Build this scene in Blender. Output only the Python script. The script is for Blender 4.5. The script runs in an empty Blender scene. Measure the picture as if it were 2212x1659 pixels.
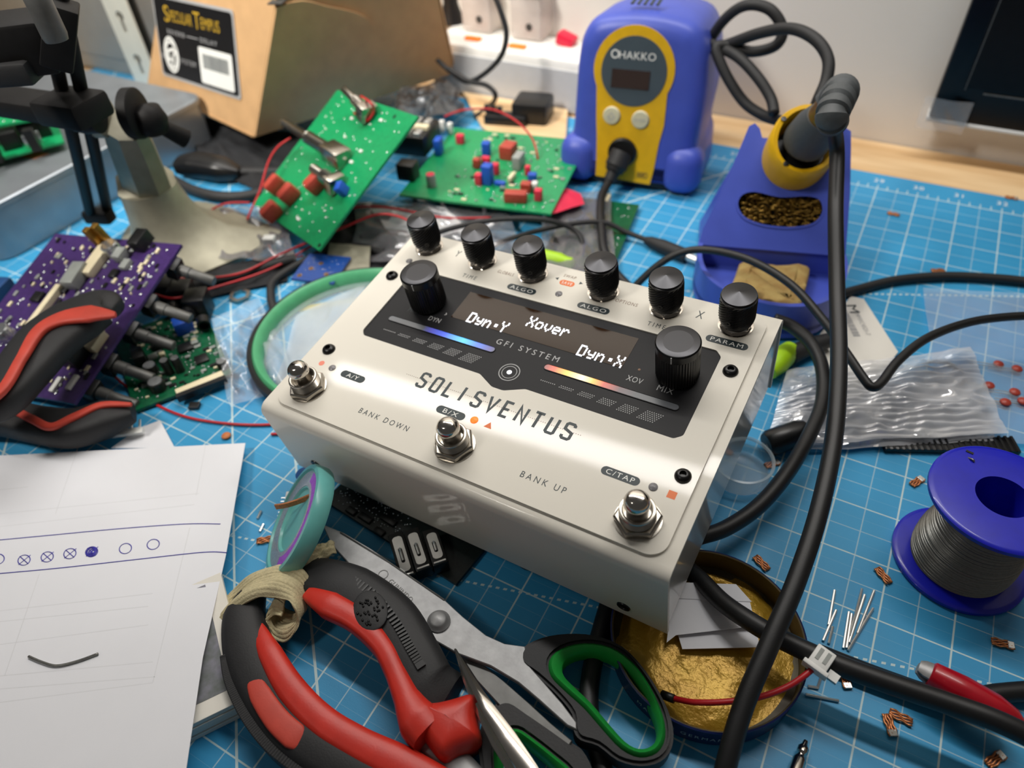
import bpy, bmesh, math, random
from mathutils import Vector, Matrix, noise

random.seed(7)
scn = bpy.context.scene
C = scn.collection
MM = 0.001
PI = math.pi

# ---------------------------------------------------------------- camera
FPX = 1524.252                                   # focal length in pixels of the 2212 x 1659 frame
CAM = Vector((0.07649477, -0.22349525, 0.26012584))
FWD = Vector((-0.3696336, 0.60686312, -0.70362501))
RGT = Vector((0.87739691, 0.47722289, -0.04932515))
DWN = Vector((0.30585235, -0.63559065, -0.70885744))
cd = bpy.data.cameras.new('camera'); cam = bpy.data.objects.new('camera', cd); C.objects.link(cam)
cd.sensor_fit = 'HORIZONTAL'; cd.sensor_width = 36.0; cd.lens = FPX / 2212 * 36
cd.clip_start = 0.01; cd.clip_end = 20
m = Matrix.Identity(4)
for i in range(3):
    m[i][0] = RGT[i]; m[i][1] = -DWN[i]; m[i][2] = -FWD[i]; m[i][3] = CAM[i]
cam.matrix_world = m
cd.dof.use_dof = True; cd.dof.focus_distance = 0.262; cd.dof.aperture_fstop = 8.5
scn.camera = cam

# ---------------------------------------------------------------- world and lights
w = bpy.data.worlds.new('world'); scn.world = w; w.use_nodes = True
bg = w.node_tree.nodes['Background']; bg.inputs['Color'].default_value = (0.95, 0.93, 0.90, 1); bg.inputs['Strength'].default_value = 0.075

def area(name, loc, target, sx, sy, power, col):
    l = bpy.data.lights.new(name, 'AREA'); l.shape = 'RECTANGLE'; l.size = sx; l.size_y = sy; l.energy = power; l.color = col
    o = bpy.data.objects.new(name, l); C.objects.link(o); o.location = loc
    d = Vector(target) - Vector(loc); o.rotation_euler = d.to_track_quat('-Z', 'Y').to_euler()
    return o
area('shelf_tube_light', (-0.25, 0.22, 0.74), (-0.25, 0.42, 0.0), 1.0, 0.05, 6.0, (1.0, 0.97, 0.93))
carton_fill = area('carton_fill_light', (-0.50, -0.50, 0.90), (-0.38, 0.27, 0.03), 0.20, 0.20, 1.5, (1.0, 0.95, 0.88))  # added fill light, beamed at the carton and the boards around it
carton_fill.data.spread = math.radians(55)

vs = scn.view_settings
vs.view_transform = 'Standard'; vs.look = 'None'; vs.gamma = 1.0; vs.use_curve_mapping = False
vs.exposure = -0.04

# ---------------------------------------------------------------- helpers
def ray(x, y): return RGT * ((x - 1106) / FPX) + DWN * ((y - 829.5) / FPX) + FWD
def G(x, y, z=0.0):
    """the point of the bench scene seen at pixel (x, y) that lies z millimetres above the mat"""
    r = ray(x, y); t = (z * MM - CAM.z) / r.z
    return CAM + r * t
def GY(x, y, Y):
    r = ray(x, y); t = (Y - CAM.y) / r.y
    return CAM + r * t
def GP(x, y, P, n):
    r = ray(x, y); t = ((P - CAM).dot(n)) / r.dot(n)
    return CAM + r * t
def rgb(r, g, b):
    f = lambda c: (c / 255 / 12.92) if c <= 10 else ((c / 255 + 0.055) / 1.055) ** 2.4
    return (f(r), f(g), f(b), 1)

MATS = {}
def mat(name, col, rough=0.5, metal=0.0, spec=0.5, coat=0.0, vary=0.0, vscale=120.0, bump=0.0, bscale=600.0, alpha=1.0, trans=0.0, emit=None, estr=0.0, sss=0.0, aniso=0.0, col2=None, detail=4.0):
    m = bpy.data.materials.new(name); m.use_nodes = True
    nt = m.node_tree; b = nt.nodes['Principled BSDF']
    b.inputs['Base Color'].default_value = rgb(*col)
    b.inputs['Roughness'].default_value = rough; b.inputs['Metallic'].default_value = metal
    b.inputs['Specular IOR Level'].default_value = spec; b.inputs['Coat Weight'].default_value = coat
    b.inputs['Coat Roughness'].default_value = 0.06
    b.inputs['Alpha'].default_value = alpha; b.inputs['Transmission Weight'].default_value = trans
    if sss: b.inputs['Subsurface Weight'].default_value = sss; b.inputs['Subsurface Radius'].default_value = (.002, .002, .002)
    if aniso: b.inputs['Anisotropic'].default_value = aniso
    if emit: b.inputs['Emission Color'].default_value = rgb(*emit); b.inputs['Emission Strength'].default_value = estr
    if vary or bump or col2:
        tc = nt.nodes.new('ShaderNodeTexCoord')
        if vary or col2:
            n = nt.nodes.new('ShaderNodeTexNoise'); n.inputs['Scale'].default_value = vscale; n.inputs['Detail'].default_value = detail
            nt.links.new(tc.outputs['Object'], n.inputs['Vector'])
            r = nt.nodes.new('ShaderNodeValToRGB'); e = r.color_ramp.elements
            e[0].position = 0.3; e[1].position = 0.7
            a = rgb(*col); c2 = rgb(*col2) if col2 else None
            e[0].color = tuple(a[i] * (1 - vary) for i in range(3)) + (1,)
            e[1].color = c2 if c2 else tuple(min(1, a[i] * (1 + vary)) for i in range(3)) + (1,)
            nt.links.new(n.outputs['Fac'], r.inputs['Fac']); nt.links.new(r.outputs['Color'], b.inputs['Base Color'])
        if bump:
            n2 = nt.nodes.new('ShaderNodeTexNoise'); n2.inputs['Scale'].default_value = bscale; n2.inputs['Detail'].default_value = 3
            nt.links.new(tc.outputs['Object'], n2.inputs['Vector'])
            bp = nt.nodes.new('ShaderNodeBump'); bp.inputs['Strength'].default_value = bump; bp.inputs['Distance'].default_value = 0.0005
            nt.links.new(n2.outputs['Fac'], bp.inputs['Height']); nt.links.new(bp.outputs['Normal'], b.inputs['Normal'])
    MATS[name] = m
    return m

_boxcache = {}
def _rbox(bev, asp):
    return None

class MB:
    """collects shapes into one mesh"""
    def __init__(s): s.v = []; s.f = []
    def add(s, vs, fs, M=None):
        o = len(s.v)
        s.v += [tuple(M @ Vector(p)) if M else tuple(p) for p in vs]
        s.f += [tuple(i + o for i in f) for f in fs]
        return s
    def box(s, c, size, M=None, bev=0.0, seg=2):
        x, y, z = (d / 2 for d in size); L = Matrix.Translation(Vector(c)); L = M @ L if M else L
        if bev <= 0:
            return s.add([(-x,-y,-z),(x,-y,-z),(x,y,-z),(-x,y,-z),(-x,-y,z),(x,-y,z),(x,y,z),(-x,y,z)],
                         [(0,3,2,1),(4,5,6,7),(0,1,5,4),(1,2,6,5),(2,3,7,6),(3,0,4,7)], L)
        bm = bmesh.new(); bmesh.ops.create_cube(bm, size=1)
        for v in bm.verts: v.co = Vector((v.co.x * size[0], v.co.y * size[1], v.co.z * size[2]))
        bmesh.ops.bevel(bm, geom=bm.edges[:], offset=min(bev, .49 * min(size)), segments=seg, profile=0.5, affect='EDGES')
        bm.verts.index_update()
        s.add([v.co for v in bm.verts], [[v.index for v in f.verts] for f in bm.faces], L); bm.free()
        return s
    def lathe(s, prof, seg=24, M=None, cap0=True, cap1=True):
        vs = []; fs = []; n = len(prof)
        for r, z in prof:
            for k in range(seg):
                a = 2 * PI * k / seg; vs.append((r * math.cos(a), r * math.sin(a), z))
        for i in range(n - 1):
            for k in range(seg):
                k2 = (k + 1) % seg
                fs.append((i * seg + k, i * seg + k2, (i + 1) * seg + k2, (i + 1) * seg + k))
        if cap0 and prof[0][0] > 1e-7: fs.append(tuple(range(seg - 1, -1, -1)))
        if cap1 and prof[-1][0] > 1e-7: fs.append(tuple((n - 1) * seg + k for k in range(seg)))
        return s.add(vs, fs, M)
    def tube(s, pts, r, seg=10, caps=True, flat=None):
        pts = [Vector(p) for p in pts]; n = len(pts)
        rad = r if isinstance(r, (list, tuple)) else [r] * n
        tg = []
        for i in range(n):
            t = pts[min(i + 1, n - 1)] - pts[max(i - 1, 0)]; tg.append(t.normalized() if t.length > 1e-9 else Vector((0, 0, 1)))
        up = Vector((0, 0, 1)) if abs(tg[0].z) < .9 else Vector((1, 0, 0))
        u = (up - tg[0] * up.dot(tg[0])).normalized(); vs = []; fs = []
        for i in range(n):
            if i:
                u = (u - tg[i] * u.dot(tg[i]));  u = u.normalized() if u.length > 1e-9 else up
            w_ = tg[i].cross(u)
            for k in range(seg):
                a = 2 * PI * k / seg
                vs.append(pts[i] + (u * math.cos(a) * (flat if flat else 1) + w_ * math.sin(a)) * rad[i])
        for i in range(n - 1):
            for k in range(seg):
                k2 = (k + 1) % seg
                fs.append((i * seg + k, i * seg + k2, (i + 1) * seg + k2, (i + 1) * seg + k))
        if caps: fs.append(tuple(range(seg - 1, -1, -1))); fs.append(tuple((n - 1) * seg + k for k in range(seg)))
        return s.add(vs, fs)
    def prism(s, poly, z0, z1, M=None, inset=0.0):
        """poly: list of (x, y), counter-clockwise; optional chamfer on the top"""
        n = len(poly); vs = [(x, y, z0) for x, y in poly]
        if inset:
            cx = sum(p[0] for p in poly) / n; cy = sum(p[1] for p in poly) / n
            ins = offset_poly(poly, -inset)
            vs += [(x, y, z1 - inset) for x, y in poly] + [(x, y, z1) for x, y in ins]; lv = 3
        else:
            vs += [(x, y, z1) for x, y in poly]; lv = 2
        fs = [tuple(range(n - 1, -1, -1)), tuple((lv - 1) * n + k for k in range(n))]
        for l in range(lv - 1):
            for k in range(n):
                k2 = (k + 1) % n; fs.append((l * n + k, l * n + k2, (l + 1) * n + k2, (l + 1) * n + k))
        return s.add(vs, fs, M)
    def holed(s, outer, holes, z0, z1, M=None):
        bm = bmesh.new(); loops = []
        for L in [outer] + holes:
            vv = [bm.verts.new((x, y, z1)) for x, y in L]; loops.append(vv)
            for i in range(len(vv)): bm.edges.new((vv[i], vv[(i + 1) % len(vv)]))
        bmesh.ops.triangle_fill(bm, use_beauty=True, use_dissolve=False, edges=bm.edges[:], normal=(0, 0, 1))
        bm.verts.index_update(); top = [[v.index for v in f.verts] for f in bm.faces]; nv = len(bm.verts)
        vs = [v.co.copy() for v in bm.verts]; vs += [Vector((v.x, v.y, z0)) for v in vs]
        fs = [tuple(t) for t in top] + [tuple(i + nv for i in reversed(t)) for t in top]
        for L in loops:
            for i in range(len(L)):
                a, b = L[i].index, L[(i + 1) % len(L)].index; fs.append((a, b, b + nv, a + nv))
        bm.free(); s.add(vs, fs, M); s.recalc = True
        return s
    def grid(s, fn, nu, nv, M=None, thick=0.0):
        vs = [fn(i / nu, j / nv) for j in range(nv + 1) for i in range(nu + 1)]
        fs = [(j * (nu + 1) + i, j * (nu + 1) + i + 1, (j + 1) * (nu + 1) + i + 1, (j + 1) * (nu + 1) + i) for j in range(nv) for i in range(nu)]
        return s.add(vs, fs, M)
    def stroke(s, pts, wd, z0, z1, M=None, closed=False):
        """flat print line of width wd"""
        pts = [Vector((p[0], p[1])) for p in pts]; n = len(pts)
        L = []; R = []
        for i in range(n):
            a = pts[i - 1] if (i > 0 or closed) else None; b = pts[(i + 1) % n] if (i < n - 1 or closed) else None
            d1 = (pts[i] - a).normalized() if a is not None else None; d2 = (b - pts[i]).normalized() if b is not None else None
            if d1 is None: d1 = d2
            if d2 is None: d2 = d1
            nn = Vector((-(d1.y + d2.y), d1.x + d2.x)); nn = nn.normalized() if nn.length > 1e-6 else Vector((-d1.y, d1.x))
            k = wd / 2 / max(.4, nn.dot(Vector((-d1.y, d1.x))))
            L.append(pts[i] + nn * k); R.append(pts[i] - nn * k)
        m_ = n if closed else n - 1
        for i in range(m_):
            j = (i + 1) % n
            q = [R[i], R[j], L[j], L[i]]
            s.add([(p.x, p.y, z0) for p in q] + [(p.x, p.y, z1) for p in q], [(3,2,1,0),(4,5,6,7),(0,1,5,4),(1,2,6,5),(2,3,7,6),(3,0,4,7)], M)
        return s
    def build(s, name, m, parent=None, smooth=None, local=False, mods=None):
        me = bpy.data.meshes.new(name); me.from_pydata(s.v, [], s.f)
        if getattr(s, 'recalc', False):
            bm = bmesh.new(); bm.from_mesh(me); bmesh.ops.recalc_face_normals(bm, faces=bm.faces[:]); bm.to_mesh(me); bm.free()
        me.materials.append(MATS[m] if isinstance(m, str) else m)
        if smooth is not None:
            me.polygons.foreach_set('use_smooth', [True] * len(me.polygons))
            if smooth < 180: me.set_sharp_from_angle(angle=math.radians(smooth))
        me.update()
        o = bpy.data.objects.new(name, me); C.objects.link(o)
        if parent:
            o.parent = parent
            if not local: o.matrix_parent_inverse = WM.get(parent.name, Matrix.Identity(4)).inverted()
        return o

def offset_poly(poly, d):
    n = len(poly); out = []
    for i in range(n):
        p0 = Vector(poly[i - 1]); p1 = Vector(poly[i]); p2 = Vector(poly[(i + 1) % n])
        a = (p1 - p0).normalized(); b = (p2 - p1).normalized()
        n1 = Vector((a.y, -a.x)); n2 = Vector((b.y, -b.x)); q = n1 + n2
        q = q.normalized() if q.length > 1e-6 else n1
        k = d / max(.35, q.dot(n1)); out.append((p1.x + q.x * k, p1.y + q.y * k))
    return out

WM = {}
def thing(name, label, cat, loc=(0, 0, 0), group=None, M=None):
    o = bpy.data.objects.new(name, None); C.objects.link(o); o.empty_display_size = 0.01
    mw = M if M is not None else Matrix.Translation(Vector(loc)); o.matrix_world = mw; WM[o.name] = mw.copy()
    o['label'] = label; o['category'] = cat
    if group: o['group'] = group
    return o
def tag(o, label, cat, group=None, kind=None):
    o['label'] = label; o['category'] = cat
    if group: o['group'] = group
    if kind: o['kind'] = kind
    return o
def struct(o): o['kind'] = 'structure'; return o
def stuff(o): o['kind'] = 'stuff'; return o
def spl(pts, n=8):
    """Catmull-Rom through the points"""
    P = [Vector(p) for p in pts]; out = []
    for i in range(len(P) - 1):
        p0 = P[max(i - 1, 0)]; p1 = P[i]; p2 = P[i + 1]; p3 = P[min(i + 2, len(P) - 1)]
        for k in range(n):
            t = k / n
            out.append(.5 * ((2 * p1) + (p2 - p0) * t + (2 * p0 - 5 * p1 + 4 * p2 - p3) * t * t + (3 * p1 - p0 - 3 * p2 + p3) * t ** 3))
    out.append(P[-1])
    return out
def spx(pts, n=8): return spl([G(*p) for p in pts], n)
def spl2(pts, n=6, closed=False):
    if closed: pts = [pts[-1]] + list(pts) + [pts[0], pts[1]]
    o = spl([(p[0], p[1], 0) for p in pts], n)
    if closed: o = o[n:-n - 1]
    return [(p.x, p.y) for p in o]
def rrect(x0, y0, x1, y1, r, seg=6):
    out = []
    for cx, cy, a0 in ((x1 - r, y0 + r, -90), (x1 - r, y1 - r, 0), (x0 + r, y1 - r, 90), (x0 + r, y0 + r, 180)):
        for k in range(seg + 1):
            a = math.radians(a0 + 90 * k / seg); out.append((cx + r * math.cos(a), cy + r * math.sin(a)))
    return out
def circ(cx, cy, r, n=24): return [(cx + r * math.cos(2 * PI * k / n), cy + r * math.sin(2 * PI * k / n)) for k in range(n)]
def frame(o, ux, uy):
    """matrix with the given origin and x, y directions (made square)"""
    ux = Vector(ux).normalized(); uy = Vector(uy); uy = (uy - ux * uy.dot(ux)).normalized(); uz = ux.cross(uy)
    m = Matrix.Identity(4); o = Vector(o)
    for i in range(3): m[i][0] = ux[i]; m[i][1] = uy[i]; m[i][2] = uz[i]; m[i][3] = o[i]
    return m
def axis(o, d):
    """matrix with its z axis along d"""
    d = Vector(d).normalized(); h = Vector((1, 0, 0)) if abs(d.x) < .8 else Vector((0, 1, 0))
    return frame(o, (h - d * h.dot(d)), d.cross(h - d * h.dot(d)))
def textmesh(body, size, M, depth=0.00005, sx=1.0, spacing=1.0, align='CENTER', shear=0.0):
    cu = bpy.data.curves.new('t', 'FONT'); cu.body = body; cu.size = size; cu.extrude = depth; cu.align_x = align; cu.align_y = 'CENTER'
    cu.space_character = spacing; cu.resolution_u = 3; cu.shear = shear
    o = bpy.data.objects.new('t', cu); me = bpy.data.meshes.new_from_object(o)
    mb = MB(); mb.add([(v.co.x * sx, v.co.y, v.co.z) for v in me.vertices], [tuple(p.vertices) for p in me.polygons], M)
    bpy.data.objects.remove(o); bpy.data.curves.remove(cu); bpy.data.meshes.remove(me)
    return mb
T = Matrix.Translation
def Rz(d): return Matrix.Rotation(math.radians(d), 4, 'Z')
def Rx(d): return Matrix.Rotation(math.radians(d), 4, 'X')
def Ry(d): return Matrix.Rotation(math.radians(d), 4, 'Y')

# ---------------------------------------------------------------- materials
mat('white_paint', (222, 217, 205), .45, spec=.25, coat=.3)
mat('white_gloss', (214, 210, 200), .3, coat=1.0)
MATS['white_gloss'].node_tree.nodes['Principled BSDF'].inputs['Coat IOR'].default_value = 1.7
mat('panel_black', (22, 22, 25), .5, spec=.22, vary=.3, vscale=3500)
mat('display_glass', (44, 27, 13), .09, spec=.35)  # brown tint stands in for the wall reflected in the glass
mat('knob_black', (8, 8, 9), .34, spec=.4)
mat('knob_top', (58, 58, 60), .3, metal=.9)
mat('chrome', (196, 190, 182), .14, metal=1)
mat('nickel', (172, 166, 156), .26, metal=1, vary=.1, vscale=500)
mat('steel', (150, 150, 150), .5, metal=.55, vary=.12, vscale=260, bump=.05, bscale=900)
mat('steel_dull', (104, 104, 102), .5, metal=.55, vary=.15, vscale=200)
mat('print_dark', (34, 48, 52), .5, vary=.1)
mat('print_white', (235, 235, 230), .5, vary=.02)
mat('print_grey', (172, 172, 172), .5, vary=.05)
mat('print_orange', (226, 112, 44), .5, vary=.03)
mat('print_brown', (120, 90, 70), .6, vary=.05)
mat('lit_white', (255, 255, 255), .4, emit=(235, 240, 255), estr=1.3)
mat('lit_orange', (255, 120, 50), .4, emit=(255, 96, 24), estr=1.4)
mat('lens_grey', (128, 126, 128), .25, vary=.05)
mat('lens_red', (224, 122, 96), .35, vary=.05)
mat('rubber', (20, 20, 21), .48, vary=.12, vscale=900, bump=.08, bscale=2500)
mat('rubber_dull', (30, 30, 31), .62, vary=.12, vscale=900, bump=.12, bscale=1500)
mat('plastic_black', (17, 17, 18), .36, vary=.1, vscale=300)
mat('iron_grey', (74, 78, 80), .55, vary=.08, vscale=600)
mat('hak_blue', (66, 84, 182), .42, vary=.06, vscale=60, bump=.05, bscale=3000)
mat('hak_yellow', (226, 176, 10), .45, vary=.05, vscale=200)
mat('hak_grey', (66, 78, 86), .45, vary=.04)
mat('cream_button', (205, 200, 170), .4, vary=.05)
mat('led_window', (36, 12, 10), .15, vary=.05)
mat('brass_wool', (150, 118, 52), .36, metal=.8, vary=.4, vscale=300)
mat('bed_dark', (20, 16, 10), .8, vary=.4, vscale=300)
mat('gold_tip', (170, 130, 60), .35, metal=.8, vary=.2)
mat('sponge', (184, 160, 98), .9, col2=(150, 118, 66), vary=.15, vscale=160, bump=.7, bscale=420)
mat('sponge_stain', (200, 130, 120), .9, vary=.15, vscale=200, bump=.5, bscale=500)
mat('kraft', (206, 164, 116), .8, vary=.07, vscale=70, bump=.05, bscale=1400)
mat('label_black', (22, 22, 24), .3, vary=.1)
mat('label_gold', (196, 158, 46), .4, vary=.2, vscale=900)
mat('paper', (232, 233, 238), .75, vary=.025, vscale=18, bump=.03, bscale=300)
mat('paper_cream', (228, 224, 214), .75, vary=.03, vscale=30)
mat('ink_blue', (58, 52, 160), .6, vary=.2, vscale=500)
mat('ink_faint', (221, 222, 226), .7, vary=.02)
mat('pcb_green', (18, 146, 88), .3, spec=.6, vary=.12, vscale=420)
mat('pcb_green_dark', (6, 84, 52), .34, vary=.25, vscale=420)
mat('pcb_edge', (120, 140, 70), .5, vary=.1)
mat('pcb_purple', (64, 42, 98), .32, spec=.6, vary=.18, vscale=420)
mat('pcb_blue', (22, 66, 140), .32, vary=.15, vscale=400)
mat('pcb_black', (14, 24, 22), .4, vary=.5, vscale=900)
mat('solder', (205, 208, 210), .25, metal=.9, vary=.1, vscale=800)
mat('tinned', (226, 226, 222), .3, metal=.75, vary=.08)
mat('comp_red', (176, 66, 52), .42, vary=.06, vscale=300)
mat('comp_pink', (214, 44, 72), .4, vary=.06)
mat('comp_blue', (30, 84, 190), .4, vary=.06)
mat('comp_cream', (226, 214, 180), .5, vary=.05)
mat('comp_white', (226, 226, 222), .5, vary=.03)
mat('comp_black', (20, 20, 20), .4, vary=.1)
mat('comp_grey', (150, 154, 150), .4, vary=.1)
mat('comp_orange', (206, 122, 68), .5, vary=.1)
mat('wire_red', (186, 26, 34), .38, vary=.06)
mat('tool_red', (196, 44, 30), .42, vary=.08, vscale=150, bump=.08, bscale=1200)
mat('tool_red_matte', (188, 62, 46), .55, vary=.08, vscale=150, bump=.08, bscale=1200)
mat('tool_black', (26, 26, 28), .6, vary=.12, vscale=300, bump=.12, bscale=1500)
mat('green_grip', (34, 150, 60), .4, vary=.06, vscale=200)
mat('ring_green', (84, 172, 122), .42, vary=.06, vscale=200)
mat('lime', (168, 214, 26), .45, vary=.05)
mat('cloth', (196, 184, 146), .92, vary=.12, vscale=900, bump=.5, bscale=1800)
mat('teal_plastic', (112, 190, 184), .28, alpha=.8, vary=.05)
mat('purple_print', (150, 70, 190), .5, vary=.2, vscale=800)
mat('silver_print', (170, 172, 178), .35, metal=.5, vary=.25, vscale=1500)
mat('copper', (196, 128, 82), .42, metal=.6, vary=.25, vscale=1500)
mat('cast_metal', (150, 146, 128), .5, metal=.35, vary=.1, vscale=120, bump=.1, bscale=500)
mat('vise_black', (22, 21, 21), .6, spec=.2, vary=.15, vscale=200, bump=.05)
mat('alu_box', (150, 156, 162), .36, metal=.6, vary=.08, vscale=60)
mat('grey_panel', (150, 148, 142), .6, vary=.05, vscale=60)
mat('white_steel', (216, 216, 204), .5, vary=.03)
mat('dark_hole', (60, 58, 54), .8, vary=.1)
mat('strip_white', (236, 234, 228), .4, vary=.02)
mat('strip_grey', (196, 198, 200), .5, vary=.03)
mat('clear_plug', (224, 212, 204), .2, alpha=.55, vary=.04)
mat('neon_orange', (250, 120, 40), .4, emit=(255, 110, 30), estr=.5)
mat('red_plastic', (214, 24, 60), .4, vary=.05)
mat('spool_blue', (26, 32, 182), .32, vary=.08, vscale=150, coat=.2)
mat('solder_wire', (132, 132, 128), .34, metal=.8, vary=.1, vscale=900)
mat('tin_blue', (18, 32, 84), .35, vary=.15, vscale=150)
mat('tin_inside', (112, 100, 66), .5, col2=(58, 44, 18), vary=.1, vscale=60)
mat('rosin_gold', (206, 164, 48), .34, metal=.3, col2=(168, 126, 30), vary=.25, vscale=90, bump=.5, bscale=700)
mat('clip_red', (166, 10, 30), .3, vary=.08, vscale=400, coat=.2)
mat('deep_blue', (16, 70, 128), .45, vary=.08)
mat('cap_clear', (214, 228, 234), .22, alpha=.34, spec=.7)
mat('monitor_black', (8, 8, 10), .3, spec=.25, vary=.3, vscale=200)
mat('wall_white', (226, 220, 210), .85, vary=.02, vscale=12, bump=.12, bscale=220)
mat('photo_print', (150, 148, 164), .5, col2=(84, 92, 84), vary=.2, vscale=160)
mat('black_matte', (16, 18, 22), .8, vary=.3, vscale=200, bump=.2, bscale=900)
mat('yellow_tape', (198, 176, 60), .5, vary=.1)

def film(name, tint, alpha, rough=.12, spec=1.0, ior=1.6):
    """thin clear plastic: see-through with sharp surface reflections"""
    m = bpy.data.materials.new(name); m.use_nodes = True; nt = m.node_tree
    b = nt.nodes['Principled BSDF']; b.inputs['Base Color'].default_value = rgb(*tint); b.inputs['Roughness'].default_value = rough
    b.inputs['Specular IOR Level'].default_value = spec; b.inputs['Coat Weight'].default_value = .6; b.inputs['Coat Roughness'].default_value = .08
    out = nt.nodes['Material Output']; tr = nt.nodes.new('ShaderNodeBsdfTransparent'); mx = nt.nodes.new('ShaderNodeMixShader')
    lw = nt.nodes.new('ShaderNodeFresnel'); lw.inputs['IOR'].default_value = ior; b.inputs['IOR'].default_value = ior
    tcn = nt.nodes.new('ShaderNodeTexCoord'); ns = nt.nodes.new('ShaderNodeTexNoise'); ns.inputs['Scale'].default_value = 60; nt.links.new(tcn.outputs['Object'], ns.inputs['Vector'])
    mp = nt.nodes.new('ShaderNodeMapRange'); mp.inputs['To Min'].default_value = alpha * .6; mp.inputs['To Max'].default_value = alpha * 1.4
    nt.links.new(ns.outputs['Fac'], mp.inputs['Value'])
    ad = nt.nodes.new('ShaderNodeMath'); ad.operation = 'ADD'; ad.use_clamp = True
    nt.links.new(lw.outputs[0], ad.inputs[0]); nt.links.new(mp.outputs[0], ad.inputs[1])
    nt.links.new(ad.outputs[0], mx.inputs['Fac']); nt.links.new(tr.outputs[0], mx.inputs[1]); nt.links.new(b.outputs[0], mx.inputs[2])
    nt.links.new(mx.outputs[0], out.inputs['Surface'])
    MATS[name] = m
    return m
film('bag_clear', (236, 240, 246), .16)
film('bag_bright', (248, 249, 253), .36, rough=.07, ior=2.3)
film('bag_smoke', (120, 118, 122), .5, rough=.2)
film('bag_dark', (48, 50, 54), .72, rough=.22)
film('lens_clear', (224, 238, 240), .2, rough=.05)

# ================================================================ the setting
def nodes_mat(name):
    m = bpy.data.materials.new(name); m.use_nodes = True; MATS[name] = m
    return m, m.node_tree, m.node_tree.nodes['Principled BSDF']

def wood():
    m, nt, b = nodes_mat('pine')
    tc = nt.nodes.new('ShaderNodeTexCoord'); mp = nt.nodes.new('ShaderNodeMapping'); mp.inputs['Scale'].default_value = (5, 55, 55)
    n = nt.nodes.new('ShaderNodeTexNoise'); n.inputs['Scale'].default_value = 1.6; n.inputs['Detail'].default_value = 6
    n2 = nt.nodes.new('ShaderNodeTexNoise'); n2.inputs['Scale'].default_value = 9; n2.inputs['Detail'].default_value = 3
    r = nt.nodes.new('ShaderNodeValToRGB'); e = r.color_ramp.elements
    e[0].position = .3; e[0].color = rgb(206, 164, 112); e[1].position = .62; e[1].color = rgb(234, 202, 156)
    nt.links.new(tc.outputs['Object'], mp.inputs['Vector']); nt.links.new(mp.outputs[0], n.inputs['Vector']); nt.links.new(n.outputs['Fac'], r.inputs['Fac'])
    nt.links.new(r.outputs['Color'], b.inputs['Base Color']); b.inputs['Roughness'].default_value = .55
wood()

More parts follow.
